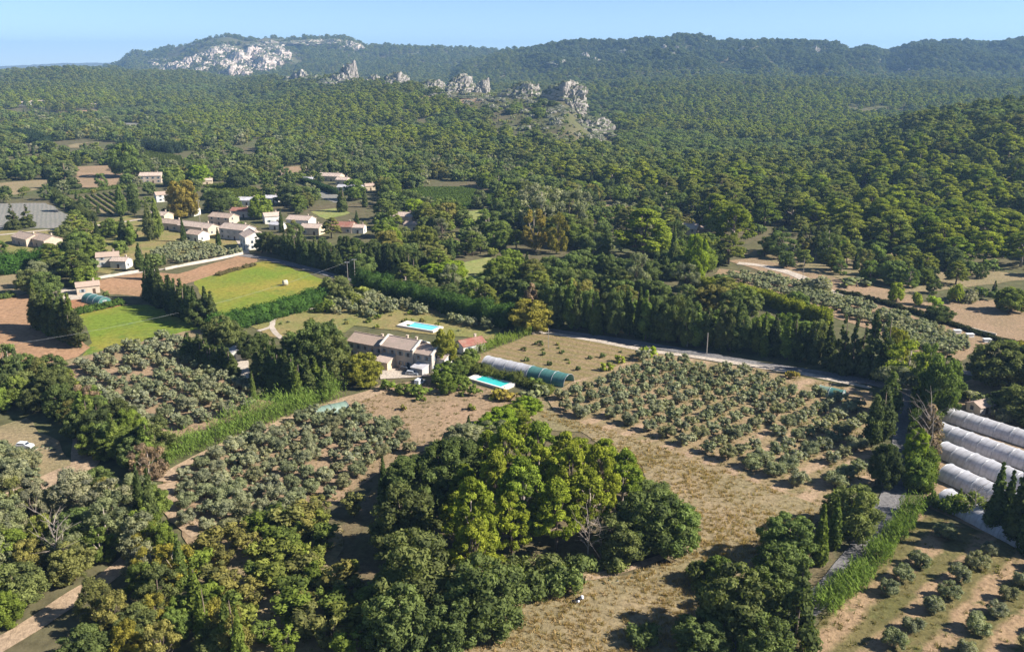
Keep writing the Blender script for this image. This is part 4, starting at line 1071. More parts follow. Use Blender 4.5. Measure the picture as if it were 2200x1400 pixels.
for x, y_, z_ in ((x1_ - 3.5, 6.0, 6.6), (x1_ + 7, 5.6, 7.9), (x2_ - 2.2, 5.4, 7.9)):
    c = link('chimney', CHIM, mas); c.location = (x, y_, z_)

# ------------------------------------------------------------------ pools
M['pool_blue'] = plain_mat('pool_water_pale', (.16, .62, .72), .08, .06, .25, .5)
M['pool_green'] = plain_mat('pool_water_turquoise', (.05, .50, .46), .08, .08, .25, .5)
M['coping'] = plain_mat('pale_stone_paving', (.70, .64, .56), .85, .12, 1.0)
def pool(pa, pb, wd, water, label, deckw):
    a, b = g(*pa), g(*pb); L = float(np.linalg.norm(b - a)); rz = math.atan2(b[1] - a[1], b[0] - a[0])
    o = empty('swimming_pool', (a + b) / 2, rz); tag(o, label, 'swimming pool', 'swimming pools of the farmhouse')
    BLOCK.append((*((a + b) / 2)[:2], L * .6))
    h, w = L / 2, wd / 2
    zt = .9
    k = MB(); e0, e1 = deckw
    k.box(-h - e0, -h, -w - .6, w + .6, 0, zt).box(h, h + e1, -w - .6, w + .6, 0, zt).box(-h, h, -w - .6, -w, 0, zt).box(-h, h, w, w + .6, 0, zt)
    k.build('coping', M['coping'], o)
    s = MB().box(-h + .003, h - .003, -w + .003, w - .003, 0, zt - .22); s.build('water', M[water], o)
    st = MB().box(-h + .02, -h + 1.0, -w + .1, w - .1, zt - .3, zt - .12); st.build('step', M['coping'], o)
pool((876,700),(936,710),5.5,'pool_blue','pale blue swimming pool above the farmhouse roof',(2.6,1.2))
pool((1024,814),(1086,832),4.6,'pool_green','turquoise swimming pool below the clipped hedge and tunnel',(1.6,1.6))

# ------------------------------------------------------------------ garden tunnels
def tunnel_mat(name, c, c2, tr):
    m, n, l, o = newmat(name)
    tc = n.new('ShaderNodeTexCoord'); co = tc.outputs['Object']
    f = noise(n, l, co, .5, 5, .7)
    col = mixc(n, l, ramp(n, l, f, [(.45, 0.0), (.75, 1.0)]), c, c2)
    w = n.new('ShaderNodeTexWave'); w.bands_direction = 'X'; w.inputs['Scale'].default_value = .21; w.inputs['Distortion'].default_value = .6; l.new(co, w.inputs['Vector'])
    col = mixc(n, l, 1.0, col, ramp(n, l, w.outputs['Fac'], [(.0, .86), (.35, 1.0)]), 'MULTIPLY')
    d = n.new('ShaderNodeBsdfPrincipled'); l.new(col, d.inputs['Base Color']); d.inputs['Roughness'].default_value = .45
    t = n.new('ShaderNodeBsdfTranslucent'); l.new(col, t.inputs[0])
    x = n.new('ShaderNodeMixShader'); x.inputs[0].default_value = tr
    l.new(d.outputs[0], x.inputs[1]); l.new(t.outputs[0], x.inputs[2]); l.new(x.outputs[0], o.inputs[0])
    return m
M['poly_white'] = tunnel_mat('white_polythene', (.66, .64, .65), (.44, .41, .40), .28)
M['poly_green'] = tunnel_mat('green_shade_net', (.075, .19, .165), (.11, .25, .21), .1)
M['poly_pale_green'] = tunnel_mat('faded_green_net', (.19, .27, .21), (.27, .33, .27), .1)
def arc(w, h, n=12): return [(w / 2 * math.cos(math.pi * i / n), h * math.sin(math.pi * i / n) ** .8) for i in range(n + 1)]
def tunnel(pa, pb, w, h, sections, label, group=None, ends=True, length=None, name='polytunnel'):
    a = g(*pa); b = g(*pb); d = b - a
    if length: d = d / np.linalg.norm(d) * length
    L = float(np.linalg.norm(d)); o = empty(name, a, math.atan2(d[1], d[0])); tag(o, label, 'polytunnel', group)
    for t in np.linspace(0, 1, 8): BLOCK.append((*(a + d * t)[:2], w * .8))
    pr = arc(w, h)
    hoop = MB().tube([(0, y, z) for y, z in arc(w + .12, h + .07, 14)], .06, 5).mesh('hoop', M['iron'])
    rn = random.Random(int(pa[0]))
    for (t0, t1, mat) in sections:
        n = max(2, int((t1 - t0) * L / 2.0)); V = []; F = []
        for i in range(n + 1):
            sag = 1 - .022 * (i % 2) + rn.uniform(-.008, .008)
            V += [((t0 + (t1 - t0) * i / n) * L, y * sag, z * sag) for y, z in pr]
        m_ = len(pr)
        F = [(i * m_ + k, i * m_ + k + 1, (i + 1) * m_ + k + 1, (i + 1) * m_ + k) for i in range(n) for k in range(m_ - 1)]
        bm = MB().add(V, F); c = bm.build('cover', M[mat], o, True)
        for i in range(0, n + 1, 2):
            hp = link('hoop', hoop, o); hp.location = ((t0 + (t1 - t0) * i / n) * L, 0, 0)
    if ends:
        for x, mat in ((.02, sections[0][2]), (L - .02, sections[-1][2])):
            MB().add([(x, y * .97, z * .97) for y, z in pr], [tuple(range(len(pr)))]).build('end_panel', M[mat], o)
            MB().box(x - .05 if x < 1 else x - .02, x + .02 if x < 1 else x + .05, -.9, .9, 0, 2.1).build('door', M['iron'], o)
    return o
tunnel((1046,785),(1222,826),6.2,3.3,[(0,.56,'poly_white'),(.561,1,'poly_green')],'half white half green tunnel behind the clipped hedge',ends=False)
wt = 'white tunnels at the right edge'
dr = (2022,892),(2215,958)
tunnel((2020,893),(2215,955),6.6,3.2,[(0,1,'poly_white')],'white tunnel, topmost of the five at the right edge',wt,length=62)
tunnel((2017,932),(2212,1003),6.8,3.3,[(0,1,'poly_white')],'white tunnel, second from the top at the right edge',wt,length=62)
tunnel((2025,975),(2220,1055),6.8,3.3,[(0,1,'poly_white')],'white tunnel, middle one of the five at the right edge',wt,length=60)
tunnel((2033,1024),(2228,1113),6.8,3.3,[(0,1,'poly_white')],'white tunnel, fourth from the top, behind the tall cypresses',wt,length=58)
tunnel((2030,1078),(2225,1180),6.8,3.2,[(0,1,'poly_white')],'lowest white tunnel, half hidden by bushes and cypresses',wt,length=30)
tunnel((676,893),(744,878),4.6,2.3,[(0,1,'poly_pale_green')],'pale green net tunnel at the top of the olive orchard',ends=False)
tunnel((1760,845),(1812,856),4.6,2.6,[(0,.45,'poly_pale_green'),(.451,1,'poly_green')],'small green tunnel between the orchard and the gravel track')
tunnel((190,645),(226,655),6.0,3.2,[(0,1,'poly_green')],'dark green domed tunnel beside the small pink house',ends=True)
# ------------------------------------------------------------------ hedges, canes, vines
def path_world(pts, step):
    P = [g(*p)[:2] for p in pts]; out = []
    for a, b in zip(P[:-1], P[1:]):
        n = max(1, int(np.linalg.norm(b - a) / step))
        for i in range(n): out.append((a + (b - a) * i / n, (b - a) / np.linalg.norm(b - a)))
    return out
def setcol(o, pal, rng=random): o.color = (*rng.choice(PAL[pal] if isinstance(pal, str) else pal), 1)
def hedge(pts, h, w, pal, label, leaf=.42, seed=1, hv=.12, dens=70, group=None):
    r = np.random.default_rng(seed); cl = []
    cr = w * .42
    for p, d in path_world(pts, cr * .95):
        nrm = np.array([-d[1], d[0]])
        top = h * (1 + hv * r.uniform(-1, 1)) * (1 + hv * 1.3 * float(vnoise(p[0] / 7, p[1] / 7)))
        z = cr * .7
        while z < top - cr * .3:
            for s_ in (-.3, .3):
                q = p + nrm * (s_ * w + r.uniform(-.15, .15) * w) + d * r.uniform(-.3, .3) * cr
                cl.append((q[0], q[1], min(z, top - cr * .7) + r.uniform(-.2, .2) * cr, cr * r.uniform(.85, 1.2), cr * r.uniform(.85, 1.2), cr * r.uniform(.8, 1.15)))
            z += cr * 1.15
        BLOCK.append((p[0], p[1], w * .5 + 2.5))
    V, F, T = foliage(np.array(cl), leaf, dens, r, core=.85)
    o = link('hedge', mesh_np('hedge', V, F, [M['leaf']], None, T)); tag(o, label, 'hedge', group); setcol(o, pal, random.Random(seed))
    return o
def reeds(pts, h, w, pal, name, label, per_m=13, seed=3):
    r = np.random.default_rng(seed); V = []; T = []
    for p, d in path_world(pts, 1.0):
        nrm = np.array([-d[1], d[0]]); BLOCK.append((p[0], p[1], w * .5 + 2.0))
        lump = 1 + 1.1 * float(vnoise(p[0] / 4, p[1] / 4)) + .12 * r.uniform(-1, 1)
        for _ in range(int(per_m * min(1.3, max(.25, lump ** 2)))):
            q = p + nrm * (r.uniform(-.5, .5) * w * (.75 + .5 * lump) + 1.4 * float(vnoise(p[0] / 7 + 3, p[1] / 7))) + d * r.uniform(-.5, .5)
            H_ = h * lump * r.uniform(.7, 1.1); lean = r.normal(scale=.10, size=2) * H_; tn = r.uniform(.7, 1.3)
            for k in range(5):                       # long arching leaves up the stem
                zz = H_ * (.15 + .85 * (k + r.random()) / 5); t = r.uniform(0, 6.28); ln = r.uniform(.5, .95)
                c = np.array([q[0] + lean[0] * zz / H_, q[1] + lean[1] * zz / H_, zz])
                u = np.array([math.cos(t), math.sin(t), .9]); u /= np.linalg.norm(u); b = np.array([-math.sin(t), math.cos(t), 0]) * .075
                V += [c - u * ln * .5 - b, c - u * ln * .5 + b, c + u * ln * .35 + b, c + u * ln * .8 - b * .1]; T += [tn * r.uniform(.8, 1.2)] * 4
    F = np.arange(len(V)).reshape(-1, 4)
    o = link(name, mesh_np(name, np.array(V), [F], [M['leaf']], None, np.array(T))); o['kind'] = 'stuff'; o['label'] = label; setcol(o, pal, random.Random(seed))
    return o
hedge([(462,715),(560,690),(640,668),(692,650)], 6.2, 5.5, [(.075,.15,.035)], 'bright dense hedge along the lower edge of the meadow', seed=1)
hedge([(772,625),(860,640),(960,668),(1040,690),(1100,706)], 7.8, 6.0, [(.065,.12,.03)], 'large dark hedge behind the grove and upper pool', seed=2, hv=.16)
hedge([(1008,800),(1060,810),(1120,825),(1190,848)], 3.0, 3.4, [(.10,.12,.035)], 'clipped hedge between the turquoise pool and the tunnel', .34, 3, .07)
hedge([(1495,620),(1560,632),(1640,652),(1720,678),(1782,700)], 5.2, 3.6, [(.22,.25,.035)], 'long bright yellow-green hedge in front of the upper orchard', .40, 4, .08)
hedge([(-120,592),(0,588),(70,578),(135,568)], 7.5, 8.0, [(.055,.12,.025)], 'big broad hedge in front of the two tiled houses', .6, 5, .16, 60)
hedge([(162,676),(215,664),(268,652)], 2.2, 2.4, [(.09,.15,.035)], 'low hedge along the red soil plot', .36, 6)
hedge([(652,392),(680,402),(722,418)], 4.2, 3.6, [(.045,.08,.03)], 'dark clipped hedge below the villa', .5, 7, .04)
hedge([(1800,628),(1850,640),(1930,662),(2020,690),(2100,718),(2200,748)], 1.7, 2.0, [(.05,.06,.03)], 'low dark hedge between the upper orchard and bare field', .34, 8)
hedge([(1986,870),(1984,930),(1980,1000),(1970,1060)], 4.5, 4.6, [(.10,.14,.03)], 'shaggy hedge on the right side of the shaded lane', .42, 9, .3)
hedge([(-120,655),(0,642),(32,636)], 2.2, 3.0, [(.10,.14,.04)], 'low hedge at the left end of the bare field', .4, 10, .2)
hedge([(60,410),(0,414),(-120,424)], 2.6, 5.0, [(.14,.17,.05)], 'rough bushes along the mown field at far left', .5, 11, .3, 45)
hedge([(150,418),(260,404),(330,398)], 2.4, 4.0, [(.12,.16,.045)], 'rough hedge above the striped vineyard', .5, 12, .3, 45)
hedge([(112,420),(150,445),(200,476)], 4.5, 4.5, [(.09,.11,.04)], 'tall hedge along the right side of the lavender field', .5, 13, .25, 50)
hedge([(890,452),(960,446),(1080,440)], 1.8, 2.4, [(.07,.13,.03)], 'low green hedge at the lower edge of the vineyard', .5, 14, .15, 45)
hedge([(810,556),(900,566),(985,580)], 5.0, 6.0, [(.04,.065,.028)], 'dark clipped hedge right of the round lime tree', .55, 15, .1, 50)
hedge([(470,592),(500,582),(548,570)], 1.3, 2.2, [(.14,.12,.06)], 'dry brush strip between ploughed field and meadow', .36, 16, .3, 45)
hedge([(20,295),(60,300),(95,312)], 9, 16, [(.04,.065,.035)], 'dark hedge band in the far left groves', 1.2, 17, .2, 8)
hedge([(260,322),(320,318),(380,330)], 9, 14, [(.04,.06,.035)], 'dark wavy hedge band above the green field', 1.2, 18, .35, 8)
reeds([(348,1000),(400,972),(480,945),(600,898),(680,872),(728,852)], 5.6, 5.2, [(.17,.25,.06)], 'giant_reeds', 'tall bright green cane strip along the dirt track', 34)
reeds([(1766,1316),(1820,1268),(1880,1205),(1930,1145),(1962,1095)], 3.6, 3.6, [(.15,.22,.05)], 'giant_reeds', 'bright green canes along the right side of the lane', 34, 4)
reeds([(1028,758),(1080,738),(1150,710)], 3.6, 4.5, [(.19,.26,.055)], 'giant_reeds', 'pale green reed strip beside the kitchen garden', 26, 5)
reeds([(1060,930),(1100,905),(1130,880)], 2.6, 6.0, [(.24,.24,.08)], 'giant_reeds', 'pale yellow reeds at the head of the foreground pines', 20, 6)
def vines(poly, da, db, sp_, h, w, col, label, seed, leaf=.7):
    r = np.random.default_rng(seed); P = wpoly(poly); d = g(*db)[:2] - g(*da)[:2]; d /= np.linalg.norm(d); e = np.array([-d[1], d[0]]); o = P.mean(0); cl = []
    for i in range(-60, 61):
        for j in np.arange(-140, 140, w * .9):
            q = o + e * sp_ * i + d * j + r.uniform(-.2, .2, 2)
            if inpoly(P, q[0], q[1]): cl.append((q[0], q[1], h * .55, w * .55, w * .55, h * .5 * r.uniform(.8, 1.2)))
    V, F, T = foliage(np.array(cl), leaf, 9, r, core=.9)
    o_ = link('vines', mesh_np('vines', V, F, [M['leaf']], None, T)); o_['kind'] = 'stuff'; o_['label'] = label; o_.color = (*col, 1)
vines([(842,418),(905,404),(1000,404),(1095,430),(1000,452),(930,446),(890,440)], (850,412), (1080,440), 2.6, 1.5, 1.1, (.10,.15,.035), 'vine rows of the vineyard in front of the dark wood', 1)
vines([(436,400),(500,394),(564,410),(562,424),(482,426)], (440,400), (560,424), 2.6, 1.5, 1.1, (.12,.15,.03), 'vine rows of the small vineyard behind the village', 2)
vines([(170,424),(250,412),(260,440),(256,462),(226,462),(190,440)], (180,420), (240,462), 4.6, 1.5, 1.3, (.10,.13,.035), 'striped vine rows left of the poplars', 3)
vines([(310,324),(388,336),(396,352),(380,358),(313,357)], (310,330), (395,352), 3.0, 1.5, 1.3, (.10,.13,.03), 'vine rows of the green field above the gabled house', 4)

# ------------------------------------------------------------------ grow the trees
FARPTS = fill()
def ordn(n): return f"{n}{'th' if 10 <= n % 100 <= 20 else {1: 'st', 2: 'nd', 3: 'rd'}.get(n % 10, 'th')}"
byk = {}
for t in TREES:
    t['px'], t['py'] = [float(v) for v in proj(t['x'], t['y'], t['z'])]
    t['vis'] = -60 < t['px'] < 2260 and proj(t['x'], t['y'], t['z'] + t['h'])[1] < 1400
    byk.setdefault(t['k'], []).append(t)
ONE, REST = [], {}
for k, L in byk.items():
    L.sort(key=lambda t: (not t['vis'], -t['app'] * (4 if t['label'] else 1)))
    vis = [t for t in L if t['vis']]
    ONE += vis[:295]
    REST[k] = vis[295:] + [t for t in L if not t['vis']]
# a label for each: place in its stand, counted line by line from the front, left to right
grp = {}
for t in ONE: grp.setdefault((t['zone'], NOUN[t['k']][1]), []).append(t)
for (zn, nn), L in grp.items():
    L.sort(key=lambda t: t['y'])
    n = len(L); per = n if n <= 7 else max(5, int(round(math.sqrt(n * 1.6))))
    for li in range(0, n, per):
        ln = sorted(L[li:li + per], key=lambda t: t['px'])
        for i, t in enumerate(ln):
            t['grp'] = f"{nn}s: {zn}"
            if t['label']: continue
            zn = zn
            where = f"in {zn}" if not zn.startswith('the farmhouse') else f"by {zn}"
            if n == 1: s_ = f"{nn} {where}"
            elif n <= per: s_ = f"{nn} {where}, {ordn(i + 1)} from left"
            else: s_ = f"{nn} {where}, {ordn(li // per + 1)} line back, {ordn(i + 1)} from left"
            adj = CNAME[t['pal']]
            if len(s_.replace('-', ' ').split()) + len(adj.replace('-', ' ').split()) <= 16: s_ = adj + ' ' + s_
            t['label'] = s_
rt = random.Random(99)
for t in ONE:
    k = t['k']; h0, w0 = DIM[k]
    sz, sx = t['h'] / h0, t['w'] / w0
    big = t['h'] * FPX / math.hypot(t['y'], H) > 30
    rz = rt.uniform(0, 6.283)
    if big:
        o = empty(NOUN[k][0], (t['x'], t['y'], t['z'] - .05), rz)
        cm, tm = rt.choice(PROTO[k])
        c = link('crown', cm, o); link('trunk', tm, o)
    else:
        o = link(NOUN[k][0], rt.choice(FARMESH[k])); c = o
        o.location = (t['x'], t['y'], t['z'] - .05); o.rotation_euler = (0, 0, rz)
    o.scale = (sx * rt.uniform(.94, 1.06), sx * rt.uniform(.94, 1.06), sz)
    if k not in ('cypress', 'poplar', 'conifer'): o.rotation_euler = (rt.gauss(0, .035), rt.gauss(0, .035), rz)
    cc = np.array(rt.choice(PAL[t['pal']])) * rt.uniform(1.1, 1.5)
    c.color = (*cc, 1)
    tag(o, t['label'], NOUN[k][1], t['grp'])

# the trees beyond the nearest three hundred of each kind: one object for each kind, instanced
def scatter_obj(name, pts, protos, label):
    """pts rows: x, y, z, height scale, width scale, turn"""
    if not len(pts): return
    pts = np.array(pts, np.float32)
    me = bpy.data.meshes.new(name); me.vertices.add(len(pts)); me.vertices.foreach_set('co', pts[:, :3].ravel())
    a = me.attributes.new('sc', 'FLOAT_VECTOR', 'POINT'); a.data.foreach_set('vector', np.stack([pts[:, 4], pts[:, 4], pts[:, 3]], 1).astype(np.float32).ravel())
    a = me.attributes.new('rz', 'FLOAT_VECTOR', 'POINT'); a.data.foreach_set('vector', np.stack([0 * pts[:, 5], 0 * pts[:, 5], pts[:, 5] * 6.283], 1).astype(np.float32).ravel())
    a = me.attributes.new('ix', 'INT', 'POINT'); a.data.foreach_set('value', (np.arange(len(pts)) * 7 % len(protos)).astype(np.int32))
    o = link(name, me); o['kind'] = 'stuff'; o['label'] = label
    ng = bpy.data.node_groups.new(name, 'GeometryNodeTree')
    ng.interface.new_socket('Geometry', in_out='INPUT', socket_type='NodeSocketGeometry'); ng.interface.new_socket('Geometry', in_out='OUTPUT', socket_type='NodeSocketGeometry')
    n, l = ng.nodes, ng.links
    gi, go = n.new('NodeGroupInput'), n.new('NodeGroupOutput')
    ip = n.new('GeometryNodeInstanceOnPoints'); jn = n.new('GeometryNodeJoinGeometry')
    for p in protos:
        oi = n.new('GeometryNodeObjectInfo'); oi.inputs['Object'].default_value = p; oi.inputs['As Instance'].default_value = True
        l.new(oi.outputs['Geometry'], jn.inputs[0])
    def attr(nm, ty):
        x = n.new('GeometryNodeInputNamedAttribute'); x.data_type = ty; x.inputs['Name'].default_value = nm; return x.outputs['Attribute']
    er = n.new('FunctionNodeEulerToRotation'); l.new(attr('rz', 'FLOAT_VECTOR'), er.inputs[0])
    l.new(gi.outputs[0], ip.inputs['Points']); l.new(jn.outputs[0], ip.inputs['Instance']); ip.inputs['Pick Instance'].default_value = True
    l.new(attr('ix', 'INT'), ip.inputs['Instance Index']); l.new(er.outputs[0], ip.inputs['Rotation']); l.new(attr('sc', 'FLOAT_VECTOR'), ip.inputs['Scale'])
    l.new(ip.outputs[0], go.inputs[0])
    o.modifiers.new('scatter', 'NODES').node_group = ng
    return o
def far_protos(k, pals, name):
    cols = [tuple(1.5 * v for v in c) for p in pals for c in PAL[p]]
    m = leaf_mat(name, cols)
    out = []
    for V, F, mi, T in FAR[k]:
        out.append(bpy.data.objects.new('crown', mesh_np('crown', V, F, [m, M['bark']], mi, T)))
    return out
STUFF = {'ridge': ('shade_tinted_woods', ['dark'], 'woods on the right-hand ridge, its shade put into dark leaf colours'), 'bright': ('sunny_pine_woods', ['brightpine', 'pine', 'brightpine'], 'lighter green pines on the hill behind the village'), 'pine': ('pine_woods', ['pine', 'pine', 'oak'], 'pines beyond the nearest ones, covering the hills'), 'round': ('oak_woods', ['oak', 'oak', 'dark', 'green'], 'evergreen oaks and broadleaf trees beyond the nearest ones'), 'airy': ('mixed_woods', ['oak', 'fruit', 'grey'], 'open-crowned trees beyond the nearest ones'),  # ridge: the dark palette stands in for shade on that face
         'olive': ('olive_groves', ['olive'], 'olive trees beyond the nearest ones'), 'bush': ('scrub_vegetation', ['oak', 'grey', 'fruit'], 'low scrub beyond the nearest shrubs'), 'cypress': ('cypress_woods', ['cypress'], 'cypresses beyond the nearest ones'), 'young': ('fruit_trees_beyond', ['fruit'], 'fruit trees beyond the nearest ones')}
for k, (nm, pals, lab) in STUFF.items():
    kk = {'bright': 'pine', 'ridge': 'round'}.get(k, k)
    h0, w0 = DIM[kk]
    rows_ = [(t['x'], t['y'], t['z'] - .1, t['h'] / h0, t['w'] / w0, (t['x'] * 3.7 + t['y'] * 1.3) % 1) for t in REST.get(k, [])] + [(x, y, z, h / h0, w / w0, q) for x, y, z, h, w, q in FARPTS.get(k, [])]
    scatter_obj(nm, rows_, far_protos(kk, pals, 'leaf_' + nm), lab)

# dry tufts and small herbs over the open ground near the camera
def tufts(name, polys, n, pals, label, h, seed, ymax=420):
    r = np.random.default_rng(seed); rows_ = []
    for poly in polys:
        P = wpoly(poly); x0, y0 = P.min(0); x1, y1 = P.max(0)
        ar = (x1 - x0) * (y1 - y0); k = int(ar * n)
        x = r.uniform(x0, x1, k); y = r.uniform(y0, y1, k)
        ok = inpoly(P, x, y) & (fbm(x / 9, y / 9, 3) + r.normal(scale=.35, size=k) > -.1)
        s_ = r.uniform(.5, 1.4, k) ** 1.5
        rows_ += list(np.c_[x, y, np.full(k, .1), s_, s_ * r.uniform(.8, 1.3, k), r.random(k)][ok])
    prot = []
    m = leaf_mat('blade_' + name, pals)
    for i in range(3):
        V = []; T = []
        for _ in range(16):
            t = r.uniform(0, 6.28); b = r.normal(scale=.16, size=2); d = np.array([math.cos(t), math.sin(t)]); ln = h * r.uniform(.6, 1.1)
            V += [(b[0] - d[1] * .05, b[1] + d[0] * .05, 0), (b[0] + d[1] * .05, b[1] - d[0] * .05, 0), (b[0] + d[0] * ln * .5 + d[1] * .03, b[1] + d[1] * ln * .5, ln * .75), (b[0] + d[0] * ln * .6, b[1] + d[1] * ln * .6, ln)]; T += [r.uniform(.7, 1.3)] * 4
        prot.append(bpy.data.objects.new('tuft', mesh_np('tuft', np.array(V), [np.arange(len(V)).reshape(-1, 4)], [m], None, np.array(T))))
    scatter_obj(name, rows_, prot, label)
DRYP = [[(1120,880),(1190,890),(1330,930),(1560,1012),(1765,1090),(1735,1150),(1640,1160),(1500,1220),(1430,1190),(1400,1100),(1370,1000),(1250,930)],
        [(930,1430),(1010,1380),(1080,1330),(1110,1250),(1190,1215),(1330,1240),(1480,1195),(1640,1160),(1740,1180),(1730,1260),(1500,1310),(1490,1450)]]
tufts('dry_grass', DRYP, 2.2, [(.42,.31,.17), (.38,.28,.15), (.32,.26,.12), (.36,.26,.15)], 'dry grass tufts on the open ground around the pines', .42, 5)
tufts('weeds', [[(740,868),(830,825),(940,812),(1020,830),(1140,855),(1130,890),(1000,940),(925,962),(860,915)], [(1170,850),(1390,755),(1875,840),(1880,1040),(1765,1090),(1560,1012),(1330,930)], [(1965,1100),(2200,1165),(2300,1400),(1640,1450),(1770,1320)], [(345,1030),(560,915),(800,880),(925,960),(740,1070),(430,1190)], [(400,1190),(735,1130),(800,1290),(860,1430),(500,1430)]], .35, [(.15,.14,.05), (.20,.16,.07), (.12,.13,.045)], 'weeds between the orchard trees', .4, 6)
# ------------------------------------------------------------------ rocks
def rock_mat(c1, c2, thr):
    m, n, l, o = newmat('limestone')
    tc = n.new('ShaderNodeTexCoord'); co = tc.outputs['Object']; geo = n.new('ShaderNodeNewGeometry')
    a = noise(n, l, geo.outputs['Position'], .06, 6, .65); b = noise(n, l, geo.outputs['Position'], .25, 5, .7)
    col = mixc(n, l, ramp(n, l, a, [(.35, 0.0), (.65, 1.0)]), c1, c2)
    # scrub that grows on the flatter ledges
    sx = n.new('ShaderNodeSeparateXYZ'); l.new(geo.outputs['Normal'], sx.inputs[0])
    ad = n.new('ShaderNodeMath'); ad.operation = 'MULTIPLY_ADD'; l.new(b, ad.inputs[0]); ad.inputs[1].default_value = 1.1; l.new(sx.outputs[2], ad.inputs[2])
    col = mixc(n, l, ramp(n, l, ad.outputs[0], [(thr, 0.0), (thr + .14, .9)]), col, (.075, .09, .035))
    principled(n, l, o, col, .95, b, .8, 2.0, .05)
    return m
M['rock'] = rock_mat((.43, .38, .33), (.28, .245, .215), .90)
M['cliff'] = rock_mat((.62, .52, .45), (.46, .37, .31), .98)
from mathutils import noise as mnoise, Vector
def rock_mesh(seed, lean=.25, tooth=1.0):
    bm = bmesh.new(); bmesh.ops.create_icosphere(bm, subdivisions=5, radius=1.0)
    off = Vector((seed * 3.7, seed * 1.9, seed * 2.3))
    for v in bm.verts:
        p = v.co.copy()
        n1 = mnoise.fractal(p * 1.6 + off, .9, 2.1, 5); n2 = 1 - abs(mnoise.noise(p * 3.1 + off)) * 2; n3 = mnoise.cell(Vector((p.x * 2.2, p.y * 2.2, p.z * 5)) + off)
        r = 1 + .32 * n1 + .10 * n2 + .10 * n3
        q = p * r
        q.z = q.z if q.z > 0 else q.z * .6
        # bedding planes: steps that dip to the left, the steep broken side to the right
        s_ = math.floor((q.z + q.x * .22) * 6) / 6
        q.z = .55 * q.z + .45 * (s_ - q.x * .22)
        q.x += lean * max(q.z, 0) * tooth * .6
        k_ = 1.1 - .2 * max(q.z, 0)
        q.x *= k_; q.y *= k_
        q.z *= 1 + .25 * max(0, q.x)
        v.co = q
    me = bpy.data.meshes.new('rock_outcrop'); bm.to_mesh(me); bm.free(); me.materials.append(M['rock'])
    return me
def copy_mat(me, mat):
    q = me.copy(); q.materials.clear(); q.materials.append(mat); return q
RK = [rock_mesh(i, (.35, .1, .45, -.05, .25)[i]) for i in range(5)]
def rock(px, Y, wpx, top, label, group, i, dp=.8, bury=0.0, name='rock_outcrop', cat='rock outcrop'):
    x = (px - 1100) / FPX * Y * cp
    for _ in range(3):
        z = float(hz(x, Y)); x = (px - 1100) / FPX * (Y * cp + (H - z) * sp)
    w = wpx / FPX * Y / 2; zt = zray(Y, top); h = max(zt - z, 4.0)
    o = link(name, RK[i % 5]); o.location = (x, Y, z - bury * h); o.scale = (w / 1.0, w * dp, h * .92 * (1 + bury) / 1.25); o.rotation_euler = (0, 0, random.Random(int(px)).uniform(-.35, .35))
    tag(o, label, cat, group)
G1 = 'limestone crags along the middle ridge'
for a in [(748,2010,40,126,'pointed crag standing highest, at the left end of the rocky ridge',G1,0),(722,2000,60,154,'low white crag just left of the pointed one',G1,1),(765,1950,70,168,'low crag right at the foot of the pointed one',G1,3),(800,1900,36,158,'small crag between the pointed crag and the fin',G1,1),(848,1800,52,148,'white fin-shaped crag, third from the left on the ridge',G1,2),(860,1760,44,176,'broken white block below the fin-shaped crag',G1,3),(925,1660,60,168,'flat brownish crag at mid ridge',G1,1),(988,1570,62,155,'dark bulky crag at mid ridge',G1,4),(1036,1540,30,164,'narrow crag right of the dark bulky one',G1,0),(1118,1400,84,172,'wide dark crag left of the biggest crag',G1,4),(1208,1310,90,165,'biggest white crag on the ridge, with a steep right face',G1,2),(1234,1262,44,204,'white block below the right face of the biggest crag',G1,3),(1266,1150,92,248,'rounded white crag at the right foot of the ridge',G1,1),(1276,1110,34,292,'small pale block under the rounded crag',G1,3),(1195,1200,40,285,'pale scree block left of the rounded crag',G1,1),(678,2150,56,158,'pale broken crag near the left end of the ridge',G1,3),(640,2250,60,146,'brownish crag at the far left end of the ridge',G1,1),(1010,1450,60,205,'white slabs on the slope at mid ridge',G1,3),(1060,1400,50,208,'pale slabs below the wide dark crag',G1,1),(1170,1330,40,205,'shaded block left below the biggest crag',G1,4)]:
    rock(*a)
CK = [copy_mat(m_, M['cliff']) for m_ in RK]
G2 = 'white cliffs of the far massif'
fc = [(612,86,54,14),(655,82,60,12),(715,82,60,14),(750,84,44,20),(585,92,44,22),(452,96,46,30),(480,88,46,26),(505,100,60,44),(540,92,50,36),(560,112,54,40),(598,98,46,30),(620,86,34,18),(470,122,54,26),(500,132,60,34),(536,122,44,30),(400,118,30,26),(420,112,26,24),(380,134,26,16),(340,122,30,10),(440,128,40,20),(570,84,50,14),(745,86,44,16),(700,82,50,8),(590,122,30,16),(515,150,40,16),(490,146,36,18),(365,128,34,22),(395,138,30,18),(425,140,36,20),(330,132,26,12),(575,104,50,30),(525,132,46,24)]
for i, (px_, top, w_, hp) in enumerate(sorted(fc)):
    p = hit(px_, top + hp, 2500.0)
    zt = zray(p[1], top)
    o = link('cliff', CK[(i * 2 + 1) % 5]); w = w_ / FPX * p[1] / 2 * 1.3; h = max(zt - p[2], 8)
    o.location = (p[0], p[1], p[2] - .1 * h); o.scale = (w / 1.1, w * .8, h * .95 / 1.25); o.rotation_euler = (0, 0, (i * 37 % 17) / 17 - .5)
    tag(o, f'pale limestone cliff of the far massif, {ordn(i + 1)} from the left', 'cliff', G2)
G3 = 'small outcrops on the right-hand hills'
